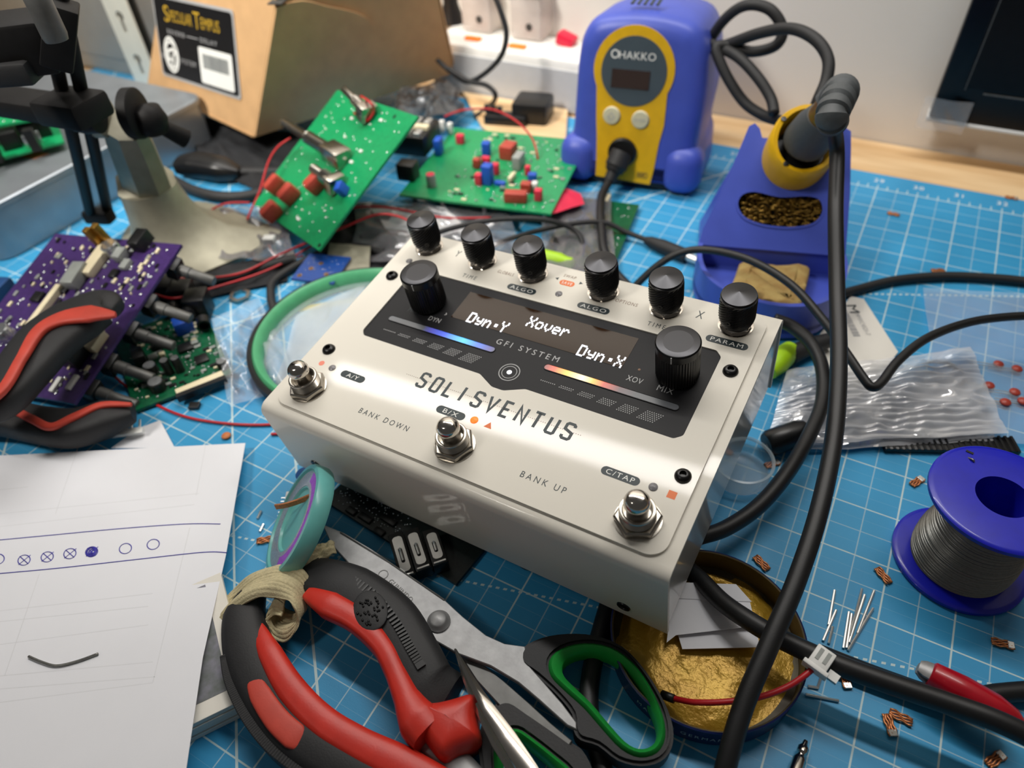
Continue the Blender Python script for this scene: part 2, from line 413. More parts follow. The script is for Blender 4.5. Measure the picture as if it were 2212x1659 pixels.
def cutting_mat_material():
    m, nt, b = nodes_mat('mat_print'); N = nt.nodes; L = nt.links
    tc = N.new('ShaderNodeTexCoord'); sp = N.new('ShaderNodeSeparateXYZ'); L.new(tc.outputs['Object'], sp.inputs[0])
    def M(op, a, b_=None, c=None, clamp=False):
        n = N.new('ShaderNodeMath'); n.operation = op; n.use_clamp = clamp
        for i, v in enumerate((a, b_, c)):
            if v is None: continue
            if isinstance(v, (int, float)): n.inputs[i].default_value = v
            else: L.new(v, n.inputs[i])
        return n.outputs[0]
    a = M('MULTIPLY_ADD', sp.outputs[0], 1 / .0254, 26.0); bb = M('MULTIPLY_ADD', sp.outputs[1], -1 / .0254, 11.0)
    def near(x, k, off): return M('DIVIDE', M('ABSOLUTE', M('SUBTRACT', M('FRACT', M('ADD', M('MULTIPLY', x, k), .5 + off)), .5)), k)
    def mask(d, wd, soft=.006): return M('DIVIDE', M('SUBTRACT', wd, d), soft, clamp=True)
    inside = M('GREATER_THAN', bb, -.02)
    heavy = M('MAXIMUM', mask(near(a, 1, 0), .016), mask(near(bb, 1, 0), .015))
    thin = M('MAXIMUM', mask(near(a, 1, .5), .012), mask(near(bb, 1, .5), .011))
    hair = mask(near(bb, 2, .5), .005)
    border = mask(M('ABSOLUTE', bb), .022)
    tick = M('MULTIPLY', mask(near(a, 4, 0), .016), M('MULTIPLY', M('GREATER_THAN', bb, -.2), M('LESS_THAN', bb, 0)))
    # fold-angle guides
    def line(s, c, wd): return mask(M('ABSOLUTE', M('ADD', M('MULTIPLY_ADD', a, s, bb), c)), wd)
    g45 = M('MAXIMUM', M('MAXIMUM', line(-1, 6.345, .032), line(-1, -1.5, .032)), line(-1, 4.71, .03))
    g60 = line(1.37, -35.07, .05)
    d15 = M('MULTIPLY', line(.268, -22.0, .022), M('GREATER_THAN', M('FRACT', M('MULTIPLY', a, 8.3)), .52))
    d22 = M('MULTIPLY', line(.43, -17.6, .03), M('GREATER_THAN', M('FRACT', M('MULTIPLY', a, 8.3)), .45))
    strong = M('MULTIPLY', M('MAXIMUM', M('MAXIMUM', heavy, g45), M('MAXIMUM', M('MAXIMUM', d15, d22), M('MAXIMUM', border, g60))), inside)
    weak = M('MULTIPLY', M('MAXIMUM', M('MULTIPLY', thin, .5), M('MULTIPLY', hair, .22)), inside)
    fac = M('MAXIMUM', M('MULTIPLY', M('MAXIMUM', strong, tick), .86), weak)
    # wear
    ns = N.new('ShaderNodeTexNoise'); ns.inputs['Scale'].default_value = 240; ns.inputs['Detail'].default_value = 4; L.new(tc.outputs['Object'], ns.inputs['Vector'])
    fac = M('MULTIPLY', fac, M('MULTIPLY_ADD', ns.outputs['Fac'], .5, .68), clamp=True)
    n1 = N.new('ShaderNodeTexNoise'); n1.inputs['Scale'].default_value = 14; n1.inputs['Detail'].default_value = 5; L.new(tc.outputs['Object'], n1.inputs['Vector'])
    r = N.new('ShaderNodeValToRGB'); e = r.color_ramp.elements; e[0].position = .3; e[0].color = rgb(54, 146, 194); e[1].position = .7; e[1].color = rgb(64, 160, 210)
    L.new(n1.outputs['Fac'], r.inputs['Fac'])
    mx = N.new('ShaderNodeMix'); mx.data_type = 'RGBA'; L.new(fac, mx.inputs[0]); L.new(r.outputs['Color'], mx.inputs[6]); mx.inputs[7].default_value = rgb(212, 228, 222)
    L.new(mx.outputs[2], b.inputs['Base Color']); b.inputs['Roughness'].default_value = .42; b.inputs['Specular IOR Level'].default_value = .35
    n3 = N.new('ShaderNodeTexNoise'); n3.inputs['Scale'].default_value = 1800; L.new(tc.outputs['Object'], n3.inputs['Vector'])
    bp = N.new('ShaderNodeBump'); bp.inputs['Strength'].default_value = .08; bp.inputs['Distance'].default_value = .0003; L.new(n3.outputs['Fac'], bp.inputs['Height']); L.new(bp.outputs[0], b.inputs['Normal'])
cutting_mat_material()

WALL_Y = 0.359
struct(MB().box((-.2, -.9, -.76), (3.2, 2.6, .02)).build('floor', 'strip_grey'))
tag(MB().box((-.2, -.12, -.023), (2.4, .956, .04), bev=.001).build('workbench', 'pine'), 'light pine workbench top showing behind the blue cutting mat', 'table')
struct(MB().box((-.2, WALL_Y + .02, .55), (2.6, .04, 1.5)).build('wall_back', 'wall_white'))
MAT_EDGE = 0.3005
mt = thing('cutting_mat', 'large blue self-healing cutting mat with inch grid covering the bench', 'mat', (-.1, 0, -.003))
MB().prism(rrect(-.67, -.40, .245, MAT_EDGE, .006), -.003, 0.0).build('mat_sheet', 'mat_print', mt)
for n in range(24, 34):
    x = (n - 26) * .0254
    textmesh(str(n), .0066, T((x - .0003, .2794 + .0112, .00002)), spacing=1.15).build('number_print', 'print_white', mt)

tag(MB().prism([tuple(G(x, y, 3.2).xy) for x, y in ((1120, 352), (1204, 362), (1222, 300), (1226, 236), (1000, 198), (1040, 270))], .0004, .0032).build('wood_offcut', 'pine'), 'thin pale wood offcut lying on the mat left of the station', 'plank')
# monitor on the wall, in its film sleeve
mo = thing('screen_monitor', 'black screen in a clear film sleeve mounted on the white wall', 'monitor', (.2, WALL_Y, .1))
mx0, mz0 = .0925, .0275
MB().box((mx0 + .2, WALL_Y - .010, mz0 + .13), (.4, .018, .26), bev=.002).build('casing', 'monitor_black', mo, 40)
MB().box((mx0 + .2, WALL_Y - .0192, mz0 + .13 + .007), (.372, .0008, .226)).build('screen', 'monitor_black', mo)
MB().box((mx0 + .2 + .012, WALL_Y - .0198, mz0 + .0215), (.37, .0006, .0009)).box((mx0 + .0155, WALL_Y - .0198, mz0 + .13), (.0005, .0006, .215)).build('bezel_line', 'steel_dull', mo)
MB().box((mx0 + .2, WALL_Y - .010, mz0 - .0012), (.402, .019, .0026), bev=.0008).build('lower_rail', 'comp_white', mo, 40)
def sleeve(u, v):
    return Vector((mx0 - .006 + u * .03, WALL_Y - .021 - .0012 * math.sin(u * 7 + v * 4), mz0 - .007 + v * .022))
MB().grid(sleeve, 12, 10).build('film_corner', 'bag_clear', mo, 180)

# steel shelf upright and the grey cabinet behind the silver case
P0 = G(316, 192, 2); pw = .030
up = thing('shelf_upright', 'white perforated steel shelf upright standing beside the cardboard box', 'upright', P0)
holes = []
for k in range(10):
    z = .028 + k * .037
    c = circ(.015, z, .0042, 14); ho = [p for p in c if p[1] > z - .0022] ; ho = [(x, y) for x, y in c if y >= z - .0022]
    ho = sorted(ho, key=lambda p: math.atan2(p[1] - z + .0001, p[0] - .015) if math.atan2(p[1] - z, p[0] - .015) > -1.57 else 9)
    ho = [(.0131, z - .0140), (.0169, z - .0140), (.0169, z - .0040)] + [(.015 + .0042 * math.cos(a), z + .0042 * math.sin(a)) for a in [math.radians(d) for d in range(-60, 241, 30)]] + [(.0131, z - .0040)]
    holes.append(ho)
Mu = frame(P0 + Vector((-.012, 0, 0)), (1, .08, 0), (0, 0, 1))
MB().holed([(0, 0), (pw, 0), (pw, .40), (0, .40)], holes, -.0018, 0, Mu).build('slotted_face', 'white_steel', up)
MB().box((.0009, .2, -.014), (.0018, .40, .025), Mu).build('side_flange', 'white_steel', up)
MB().box((.015, .2, -.012), (.024, .39, .002), Mu).build('inner_face', 'dark_hole', up)
Mc = frame(Vector((-.86, .216, 0.0)), (1, .02, 0), (0, 1, 0))
cb = thing('steel_cabinet', 'grey painted steel cabinet side behind the silver case', 'cabinet', Mc.translation)
MB().box((.14, .03, .2), (.30, .06, .40), Mc, bev=.002).build('body', 'grey_panel', cb, 40)
MB().box((.14, -.0006, .2), (.275, .0012, .37), Mc, bev=.0005).build('front_panel', 'grey_panel', cb, 40)

# ================================================================ the effect pedal
PO = Vector((-0.123509, -0.100933, 0.049983))
PM = frame(PO, (0.99821006, -0.02907062, 0.05226453), (0.02168978, 0.99038654, 0.13661644))
PW, PD, PH = 180.6, 123.7, 44.4
S = Matrix.Scale(MM, 4)
ped = thing('effect_pedal', 'off-white stompbox pedal with black display panel, eight black knobs and three footswitches', 'pedal', M=PM)
def pb(mb, name, m, smooth=None, parent=None, loc=None):
    o = mb.build(name, m, parent or ped, smooth, local=True)
    if loc: o.location = Vector(loc) * MM
    return o
def arc2(cx, cy, r, a0, a1, n=6): return [(cx + r * math.cos(math.radians(a0 + (a1 - a0) * k / n)), cy + r * math.sin(math.radians(a0 + (a1 - a0) * k / n))) for k in range(n + 1)]
XS = frame((0, 0, 0), (0, 1, 0), (0, 0, 1)); XS = S @ XS       # profile (y, z) swept along x
prof = [(0, -PH)] + arc2(4.6, -4.6, 4.6, 180, 90) + arc2(PD - 4.6, -4.6, 4.6, 90, 0) + [(PD, -PH), (PD - 1.5, -PH)] + arc2(PD - 4.6, -4.6, 3.1, 0, 90) + arc2(4.6, -4.6, 3.1, 90, 180) + [(1.5, -PH)]
prof = prof[::-1]
pb(MB().prism(prof, 0, PW, XS), 'cover', 'white_paint', 30)
side = [(1.7, -PH + 2.2), (PD - 1.7, -PH + 2.2), (PD - 1.7, -4.6)] + arc2(PD - 4.9, -4.9, 3.1, 0, 90)[1:] + arc2(4.9, -4.9, 3.1, 90, 180) + [(1.7, -PH + 2.2)]
side = side[:-1]
for x0 in (.7, PW - 2.2):
    pb(MB().prism(side, x0, x0 + 1.5, XS), 'side_panel', 'white_gloss', 30)
pb(MB().box((PW / 2, PD / 2, -PH + 2.0), (PW - 5, PD - 4, 1.4), S), 'base_plate', 'white_paint')
# raised top plate with the cut-out for the display panel
glass = [(17.2, 53.2), (19.4, 50.8), (80.6, 50.8), (88.6, 46.8), (93.8, 46.8), (101.8, 50.8), (162.6, 50.8), (165.2, 53.2), (165.2, 93.0), (162.6, 95.6), (19.6, 95.6), (17.2, 93.0)]
def soften(poly, k=.75):
    out = []
    n = len(poly)
    for i in range(n):
        a, b, c = Vector(poly[i - 1]), Vector(poly[i]), Vector(poly[(i + 1) % n])
        for t in (.35, .15): pass
        p = b + (a - b).normalized() * min(k, (a - b).length * .3); q = b + (c - b).normalized() * min(k, (c - b).length * .3)
        out += [tuple(p), tuple((p + q) / 2 * .5 + b * .5), tuple(q)]
    return out
glass = soften(glass)
TOP = 1.1
pb(MB().holed(rrect(4.2, 5.4, 176.4, 119.2, 6.5, 8), [offset_poly(glass, .22)], 0, TOP, S), 'top_plate', 'white_paint', 30)
pb(MB().prism(offset_poly(glass, .15), 0, .55, S), 'display_panel', 'panel_black')
Zg = .55
# display window and its lit pixels
disp = pb(MB().box((91.5, 83.0, Zg + .06), (81.5, 16.8, .14), S), 'display_window', 'display_glass')
FONT = {'D': ['11110','10001','10001','10001','10001','10001','11110'], 'y': ['00000','00000','10001','10001','01111','00001','01110'],
 'n': ['00000','00000','10110','11001','10001','10001','10001'], '.': ['00000','00000','00000','00110','00110','00000','00000'],
 'Y': ['10001','10001','01010','00100','00100','00100','00100'], 'X': ['10001','10001','01010','00100','01010','10001','10001'],
 'o': ['00000','00000','01110','10001','10001','10001','01110'], 'v': ['00000','00000','10001','10001','10001','01010','00100'],
 'e': ['00000','00000','01110','10001','11111','10000','01110'], 'r': ['00000','00000','10110','11001','10000','10000','10000']}
def pixels(s, x0, y0, px=.66, py=.86):
    mb = MB(); x = x0
    for ch in s:
        for r, row in enumerate(FONT[ch]):
            for c_, b in enumerate(row):
                if b == '1': mb.box((x + (c_ + .5) * px, y0 + (6.5 - r) * py, Zg + .17), (px * 1.02, py * .96, .06), S)
        x += px * 6.15
    return mb
for s_, x_, y_ in (('Dyn.Y', 58.6, 74.4), ('Xover', 84.8, 81.4), ('Dyn.X', 112.2, 74.2)):
    pb(pixels(s_, x_, y_), 'display_text', 'lit_white', parent=disp)

def fit(body, x0, x1, yc, h, z, m, name, sp=1.0, parent=None, th=.05):
    mb = textmesh(body, 1.0, Matrix.Identity(4), depth=.0, spacing=sp, align='LEFT')
    xs = [v[0] for v in mb.v]; ys = [v[1] for v in mb.v]
    ax, bx, ay, by = min(xs), max(xs), min(ys), max(ys)
    mb.v = [tuple(S @ Vector((x0 + (v[0] - ax) / (bx - ax) * (x1 - x0), yc - h / 2 + (v[1] - ay) / (by - ay) * h, z + th))) for v in mb.v]
    return pb(mb, name, m, parent=parent)
fit('GFI SYSTEM', 77.6, 107.0, 69.4, 2.9, Zg, 'print_grey', 'brand_print', 1.5)
fit('DYN', 41.6, 47.6, 70.6, 2.5, Zg, 'print_grey', 'panel_print', 1.1)
fit('MIX', 29.4, 34.4, 72.0, 2.3, Zg, 'print_dark', 'panel_print', 1.1)
fit('XOV', 135.9, 142.4, 71.0, 2.7, Zg, 'print_grey', 'panel_print', 1.1)
fit('MIX', 148.6, 155.0, 70.7, 2.7, Zg, 'print_grey', 'panel_print', 1.1)
pb(MB().stroke([(47.2, 74.6), (47.9, 75.2), (47.4, 76.0)], .35, Zg, Zg + .05, S), 'panel_print', 'print_grey')
pb(MB().lathe([(.55, Zg), (.55, Zg + .1), (0, Zg + .16)], 12, S @ T((138.8, 76.3, 0))), 'indicator', 'print_brown')
# ring emblem
rg = MB()
for r_, w_ in ((4.3, .34), (3.1, .26)):
    rg.stroke(circ(91.2, 56.2, r_, 40), w_, Zg, Zg + .05, S, closed=True)
pb(rg, 'ring_emblem', 'print_grey')
pb(MB().prism(circ(91.2, 56.2, 1.05, 20), Zg, Zg + .08, S), 'indicator', 'lit_white')
# dotted clusters printed under the light bars
dots = MB()
for base, sgn in ((24.5, 1), (104.0, 1)):
    for gi in range(6):
        gx = base + 8.6 * gi + 1.5; rows = [1, 2, 3, 4, 5, 6][gi]; cols = [8, 7, 7, 7, 7, 8][gi]
        gy = 57.4 - .1 * gi
        for r in range(rows):
            for c_ in range(cols):
                sh = (r - rows / 2) * .55
                dots.box((gx + c_ * .86 + sh * .9, gy + (r - rows / 2) * .82 + .35, Zg + .03), (.38, .38, .05), S)
stuff(pb(dots, 'dot_print', 'print_grey'))
# light bars
def bar_mat(name, stops, x0, x1):
    m, nt, b = nodes_mat(name); N = nt.nodes; L = nt.links
    tc = N.new('ShaderNodeTexCoord'); sp_ = N.new('ShaderNodeSeparateXYZ'); L.new(tc.outputs['Object'], sp_.inputs[0])
    mr = N.new('ShaderNodeMapRange'); mr.inputs['From Min'].default_value = x0 * MM; mr.inputs['From Max'].default_value = x1 * MM; L.new(sp_.outputs[0], mr.inputs['Value'])
    r = N.new('ShaderNodeValToRGB'); e = r.color_ramp.elements
    while len(e) < len(stops): e.new(.5)
    for i, (p, col, st) in enumerate(stops):
        c_ = rgb(*col); e[i].position = p; e[i].color = (c_[0] * st, c_[1] * st, c_[2] * st, 1)
    L.new(mr.outputs[0], r.inputs['Fac']); L.new(r.outputs['Color'], b.inputs['Emission Color']); b.inputs['Emission Strength'].default_value = 1.5
    b.inputs['Base Color'].default_value = rgb(100, 103, 108); b.inputs['Roughness'].default_value = .25
bar_mat('bar_blue', [(0, (0, 0, 0), 0), (.34, (60, 60, 200), .0), (.42, (50, 50, 230), .35), (.55, (30, 90, 255), .6), (.72, (0, 190, 255), .9), (.84, (20, 120, 255), .6), (.95, (70, 70, 220), .3), (1, (90, 80, 190), .12)], 23.6, 79.4)
bar_mat('bar_orange', [(0, (200, 60, 20), .25), (.08, (255, 90, 20), .6), (.18, (255, 190, 60), 1.0), (.30, (255, 240, 190), 1.0), (.38, (255, 180, 50), .9), (.46, (255, 80, 20), .45), (.58, (170, 50, 40), .1), (.7, (0, 0, 0), 0)], 103.2, 159.4)
for x0, x1, m_ in ((23.6, 79.4, 'bar_blue'), (103.2, 159.4, 'bar_orange')):
    pb(MB().prism(rrect(x0, 62.9, x1, 65.7, 1.39, 6), Zg, Zg + .12, S), 'light_bar', m_)
    rim = MB().holed(rrect(x0 - .3, 62.6, x1 + .3, 66.0, 1.69, 6), [rrect(x0, 62.9, x1, 65.7, 1.39, 6)], Zg, Zg + .3, S)
    pb(rim, 'bar_rim', 'panel_black')

# letters of the name, drawn as strokes
LET = {'S': [[(3.5, 5.9), (3.5, 6.6), (2.9, 7.2), (.8, 7.2), (.2, 6.6), (.2, 4.4), (3.5, 3.0), (3.5, .6), (2.9, 0), (.8, 0), (.2, .6), (.2, 1.5)]],
 'O': [[(.8, 0), (2.9, 0), (3.5, .6), (3.5, 6.6), (2.9, 7.2), (.8, 7.2), (.2, 6.6), (.2, .6), (.8, 0), (1.2, 0)]],
 'L': [[(.2, 7.2), (.2, 0), (3.2, 0)]], 'I': [[(1.3, 7.2), (1.3, 0)]], 'V': [[(0, 7.2), (1.85, 0), (3.7, 7.2)]],
 'E': [[(3.3, 7.2), (.3, 7.2), (.3, 0), (3.3, 0)], [(.3, 3.6), (2.8, 3.6)]], 'N': [[(.2, 0), (.2, 7.2), (3.5, 0), (3.5, 7.2)]],
 'T': [[(0, 7.2), (3.7, 7.2)], [(1.85, 7.2), (1.85, 0)]], 'U': [[(.2, 7.2), (.2, .6), (.8, 0), (2.9, 0), (3.5, .6), (3.5, 7.2)]]}
for i, ch in enumerate('SOLISVENTUS'):
    mb = MB()
    for st in LET[ch]: mb.stroke([(58.3 + i * 6.64 + p[0], 35.4 + p[1] * .97) for p in st], 1.2, TOP, TOP + .06, S)
    pb(mb, 'name_letter', 'print_dark')
dl = MB()
for k in range(88): dl.box((51.5 + k * .92, 39.0, TOP + .02), (.3, .3, .04), S)
stuff(pb(dl, 'dotted_rule', 'print_brown'))
def pill(body, x0, x1, yc, m='print_dark', h=3.6, tx=1.5):
    p = pb(MB().prism(rrect(x0, yc - h / 2, x1, yc + h / 2, h / 2 - .02, 6), TOP, TOP + .05, S), 'label_pill', m)
    fit(body, x0 + tx, x1 - tx, yc, h * .56, TOP + .05, 'print_white', 'label_text', 1.25, parent=p, th=.04)
pill('A/Y', 23.6, 36.2, 29.0, tx=3.2); pill('B/X', 73.4, 86.6, 29.0, tx=3.2); pill('C/TAP', 144.6, 159.0, 28.9, tx=1.9)
pill('ALGO', 65.4, 79.8, 100.4); pill('ALGO', 100.4, 115.2, 100.4); pill('PARAM', 156.6, 173.2, 101.0, tx=1.9); pill('SAVE', 86.6, 93.8, 110.6, 'print_orange', 3.2, 1.1)
for body, x0, x1, yc, h, sp in (('BANK DOWN', 44.0, 68.6, 15.7, 2.5, 1.5), ('BANK UP', 119.2, 137.2, 15.7, 2.6, 1.5), ('TIME', 41.6, 49.0, 99.6, 2.3, 1.5), ('TIME', 132.4, 140.0, 100.2, 2.3, 1.5),
                            ('Y', 30.0, 32.4, 111.8, 4.2, 1), ('X', 149.0, 151.8, 111.8, 4.2, 1), ('GLOBALS', 56.2, 64.6, 107.4, 1.9, 1.2), ('SWAP', 86.6, 92.6, 114.9, 1.7, 1.2), ('OPTIONS', 114.6, 124.6, 108.2, 1.9, 1.2)):
    fit(body, x0, x1, yc, h, TOP, 'print_dark' if len(body) > 1 and 'BANK' in body else 'print_brown' if body in ('GLOBALS', 'SWAP', 'OPTIONS') else 'print_dark', 'panel_print', sp)
pb(MB().prism([(83.6, 112.0), (85.2, 111.1), (85.2, 112.9)], TOP, TOP + .05, S), 'arrow_print', 'print_dark')
pb(MB().prism([(97.0, 112.6), (95.4, 113.5), (95.4, 111.7)], TOP, TOP + .05, S), 'arrow_print', 'print_dark')
pb(MB().prism([(95.6, 28.4), (99.0, 28.4), (97.3, 31.2)], TOP, TOP + .05, S), 'triangle_print', 'print_orange')
pb(MB().box((170.6, 28.9, TOP + .02), (3.0, 3.0, .05), S), 'square_print', 'print_orange')
pb(MB().prism(circ(11.6, 29.9, 1.35, 18), TOP, TOP + .05, S), 'dot_print', 'lens_red')
for x, y, m_ in ((18.0, 29.5, 'lens_grey'), (90.7, 29.6, 'lit_orange'), (163.8, 29.2, 'lens_grey'), (89.8, 103.3, 'lens_grey'), (10.6, 99.3, 'lens_grey')):
    pb(MB().lathe([(1.6, TOP - .1), (1.6, TOP + .25), (1.2, TOP + .55), (0, TOP + .75)], 18, S @ T((x, y, 0))), 'status_light', m_, 40)
# cap screws: button heads with a hex socket
bolt = MB().lathe([(2.95, 0), (2.9, .5), (2.5, 1.2), (1.75, 1.7), (1.25, 1.75), (1.2, .5), (0, .45)], 24, S)
bd = None
for x, y in ((8.7, 87.4), (9.6, 37.5), (170.9, 87.5), (171.3, 37.2)):
    if bd is None: o = pb(bolt, 'cap_screw', 'knob_black', 35, loc=(x, y, TOP)); bd = o.data
    else:
        o = bpy.data.objects.new('cap_screw', bd); C.objects.link(o); o.parent = ped; o.location = Vector((x, y, TOP)) * MM
for x, z in ((16.0, -33.6), (164.0, -36.8)):
    pb(MB().lathe([(2.7, 0), (2.5, .5), (1.3, .7), (1.1, .25), (0, .2)], 20, S @ frame((x, 0, z), (1, 0, 0), (0, 0, 1))), 'side_screw', 'knob_black', 35)
for x, y in ((14, 14), (166, 14), (14, 110), (166, 110), (120, 6.5)):
    pb(MB().lathe([(5.0, -PH - 4.6), (5.6, -PH - 4.0), (6.0, -PH + 1.5)], 20, S @ T((x, y, 0))), 'rubber_foot', 'rubber', 40)

# ---- knobs, copied with shared meshes
def dupe(o, parent, loc=None):
    c = bpy.data.objects.new(o.name.split('.')[0], o.data); C.objects.link(c); c.parent = parent
    c.location = loc if loc is not None else o.location; c.rotation_euler = o.rotation_euler
    return c
def small_knob():
    mb = MB(); seg = 44; rings = 22; vs = []; fs = []
    for i in range(rings + 1):
        z = 2.6 + (16.6 - 2.6) * i / rings; t = (z - 2.6) / 14
        r = 5.3 + 1.5 * math.sin(min(1, t * 2.6) * PI / 2)
        for k in range(seg):
            rr = r + (.32 if (i + k) % 2 else -.02) * (1 if 1 < i < rings else 0)
            a = 2 * PI * k / seg; vs.append((rr * math.cos(a), rr * math.sin(a), z))
    for i in range(rings):
        for k in range(seg):
            k2 = (k + 1) % seg; fs.append((i * seg + k, i * seg + k2, (i + 1) * seg + k2, (i + 1) * seg + k))
    fs.append(tuple(range(seg - 1, -1, -1)))
    mb.add(vs, fs, S)
    k = pb(mb, 'knurled_knob', 'knob_black')
    pb(MB().lathe([(6.85, 16.6), (6.9, 17.3), (6.55, 17.5), (6.7, 17.9), (6.55, 18.3), (0, 19.6)], 44, S), 'knob_cap', 'knob_top', 30, parent=k)
    pb(MB().lathe([(1.05, 6.9), (1.05, 7.15), (.55, 7.15), (.5, 6.9), (0, 6.8)], 12, S @ Rz(-72) @ Ry(90) @ T((-8.3, 0, 0))), 'set_screw', 'comp_black', parent=k)
    pb(MB().lathe([(6.2, TOP + .5), (6.2, TOP + 1.7), (5.7, TOP + 2.2), (3, TOP + 2.2)], 6, S), 'hex_nut', 'chrome', parent=k)
    pb(MB().lathe([(6.9, TOP), (6.9, TOP + .45), (6.3, TOP + .55)], 28, S), 'washer', 'chrome', parent=k)
    return k
k0 = small_knob(); ch = [c for c in k0.children]
for i, (x, y, rz) in enumerate(((14.7, 111.2, 20), (45.6, 110.9, 0), (72.8, 110.9, 8), (107.6, 111.0, -12), (136.2, 110.7, -16), (165.2, 110.9, -28))):
    if i == 0: o = k0
    else:
        o = dupe(k0, ped)
        for c in ch: dupe(c, o)
    o.location = Vector((x, y, 0)) * MM; o.rotation_euler = (0, 0, math.radians(rz))
def big_knob():
    mb = MB(); seg = 96; vs = []; fs = []
    for z, r, kn in ((1.6, 8.1, 1), (2.2, 8.3, 1), (15.6, 8.3, 1), (16.0, 8.35, 0), (19.0, 8.35, 0), (19.5, 7.9, 0)):
        for k in range(seg):
            rr = r - (.22 if (k % 2 and kn) else 0); a = 2 * PI * k / seg; vs.append((rr * math.cos(a), rr * math.sin(a), z))
    for i in range(5):
        for k in range(seg):
            k2 = (k + 1) % seg; fs.append((i * seg + k, i * seg + k2, (i + 1) * seg + k2, (i + 1) * seg + k))
    fs.append(tuple(range(seg - 1, -1, -1)))
    mb.add(vs, fs, S)
    k = pb(mb, 'large_knob', 'knob_black')
    pb(MB().lathe([(7.9, 19.5), (7.6, 19.6), (0, 19.25)], 64, S), 'knob_cap', 'knob_top', 30, parent=k)
    pb(MB().box((0, -8.3, 17.6), (.45, .3, 3.2), S), 'pointer_line', 'print_grey', parent=k)
    return k
b0 = big_knob(); ch = [c for c in b0.children]
for i, (x, y, rz) in enumerate(((36.4, 78.4, 14), (153.2, 79.2, 4))):
    if i == 0: o = b0
    else:
        o = dupe(b0, ped)
        for c in ch: dupe(c, o)
    o.location = Vector((x, y, 0)) * MM; o.rotation_euler = (0, 0, math.radians(rz))
def footswitch():
    pr = [(6.2, TOP + .5)]
    z = TOP + 2.6; 
    while z < 7.6: pr += [(6.15, z), (5.85, z + .2), (6.15, z + .4)]; z += .42
    pr += [(6.1, 7.8), (5.9, 8.3), (5.2, 8.5), (4.7, 8.2), (4.6, 6.0), (0, 6.0)]
    f = pb(MB().lathe(pr, 40, S), 'footswitch', 'nickel', 50)
    pb(MB().lathe([(3.7, 6.0), (3.7, 10.4), (4.05, 10.9), (4.35, 12.0), (4.3, 13.4), (3.7, 14.7), (2.9, 15.5), (2.2, 15.85), (0, 15.95)], 32, S), 'button', 'chrome', 38, parent=f)
    pb(MB().lathe([(7.9, TOP + .6), (8.1, TOP + 1.0), (8.1, TOP + 2.6), (7.4, TOP + 3.1), (6.1, TOP + 3.1)], 6, S), 'hex_nut', 'nickel', parent=f)
    pb(MB().lathe([(8.0, TOP), (8.0, TOP + .55), (7.4, TOP + .65)], 32, S), 'washer', 'nickel', 40, parent=f)
    return f
f0 = footswitch(); ch = [c for c in f0.children]
for i, (x, y, rz) in enumerate(((15.4, 16.6, 10), (90.1, 16.4, 6), (164.0, 15.6, 24))):
    if i == 0: o = f0
    else:
        o = dupe(f0, ped)
        for c in ch: dupe(c, o)
    o.location = Vector((x, y, 0)) * MM; o.rotation_euler = (0, 0, math.radians(rz))

# ================================================================ soldering station
def loft(mb, rings, M=None, cap=True):
    n = len(rings[0]); vs = [p for r in rings for p in r]; fs = []
    for i in range(len(rings) - 1):
        for k in range(n):
            k2 = (k + 1) % n; fs.append((i * n + k, i * n + k2, (i + 1) * n + k2, (i + 1) * n + k))
    if cap: fs.append(tuple(range(n - 1, -1, -1))); fs.append(tuple((len(rings) - 1) * n + k for k in range(n)))
    mb.add(vs, fs, M); mb.recalc = True
    return mb
ang = math.radians(8.34)
SM = frame((-.1280, .2007, 0), (math.cos(ang), math.sin(ang), 0), (-math.sin(ang), math.cos(ang), 0)) @ S
FM = SM @ Rx(-8) @ Matrix(((1, 0, 0, 0), (0, 0, 1, 0), (0, 1, 0, 0), (0, 0, 0, 1)))      # (x, height, depth) on the leaning front
sta = thing('soldering_station', 'blue soldering station with yellow front plate and round grey display', 'soldering station', SM @ Vector((48, 50, 0)))
prof = spl2([(3, 6), (48, 5), (93, 6), (96, 16), (95, 27), (92.2, 36), (93.6, 60), (91.8, 84), (87, 100), (76, 110), (48, 113.5), (20, 110), (9.6, 100), (6.2, 84), (5.4, 60), (4.6, 36), (1.5, 27), (.3, 16)], 4, closed=True)
rings = []
for d, off in ((0, -13), (.5, -8.5), (2.2, -4.4), (5.5, -1.6), (11, 0), (60, 0), (88, -1.5), (94, -4), (96, -9)):
    rings.append([(x, y, d) for x, y in offset_poly(prof, off)])
FM2 = FM
loft(MB(), rings, FM2).build('housing', 'hak_blue', sta, 35)
for x in (11.2, 84.8):
    MB().box((x, 18.5, 9.5), (27, 33, 29), FM, bev=11.5, seg=6).build('corner_bulge', 'hak_blue', sta, 60)
MB().box((48, 50, 3.2), (88, 88, 6.0), SM, bev=1.5).build('base_skirt', 'plastic_black', sta, 40)
for x, y in ((12, 10), (84, 10), (12, 86), (84, 86)):
    MB().lathe([(7, 0), (7.5, 1), (7, 4)], 16, SM @ T((x, y, 0))).build('rubber_foot', 'rubber', sta, 40)
yl = [(25.6, 8.5), (64.6, 7.0), (66.2, 18), (67.5, 36), (69.4, 48)] + [(45.6 + 26.4 * math.cos(math.radians(a)), 80.6 + 26.4 * math.sin(math.radians(a))) for a in range(-28, 209, 9)] + [(23.2, 48), (24.4, 36), (25.4, 18)]
MB().prism(yl, 0, .8, FM @ Matrix.Scale(-1, 4, (0, 0, 1)) ).build('front_plate', 'hak_yellow', sta)
def onf(h=0.0): return FM @ Matrix.Scale(-1, 4, (0, 0, 1)) @ T((0, 0, .8 + h))
MB().prism(circ(45.8, 79.6, 21.4, 48), 0, .5, onf()).build('display_disc', 'hak_grey', sta)
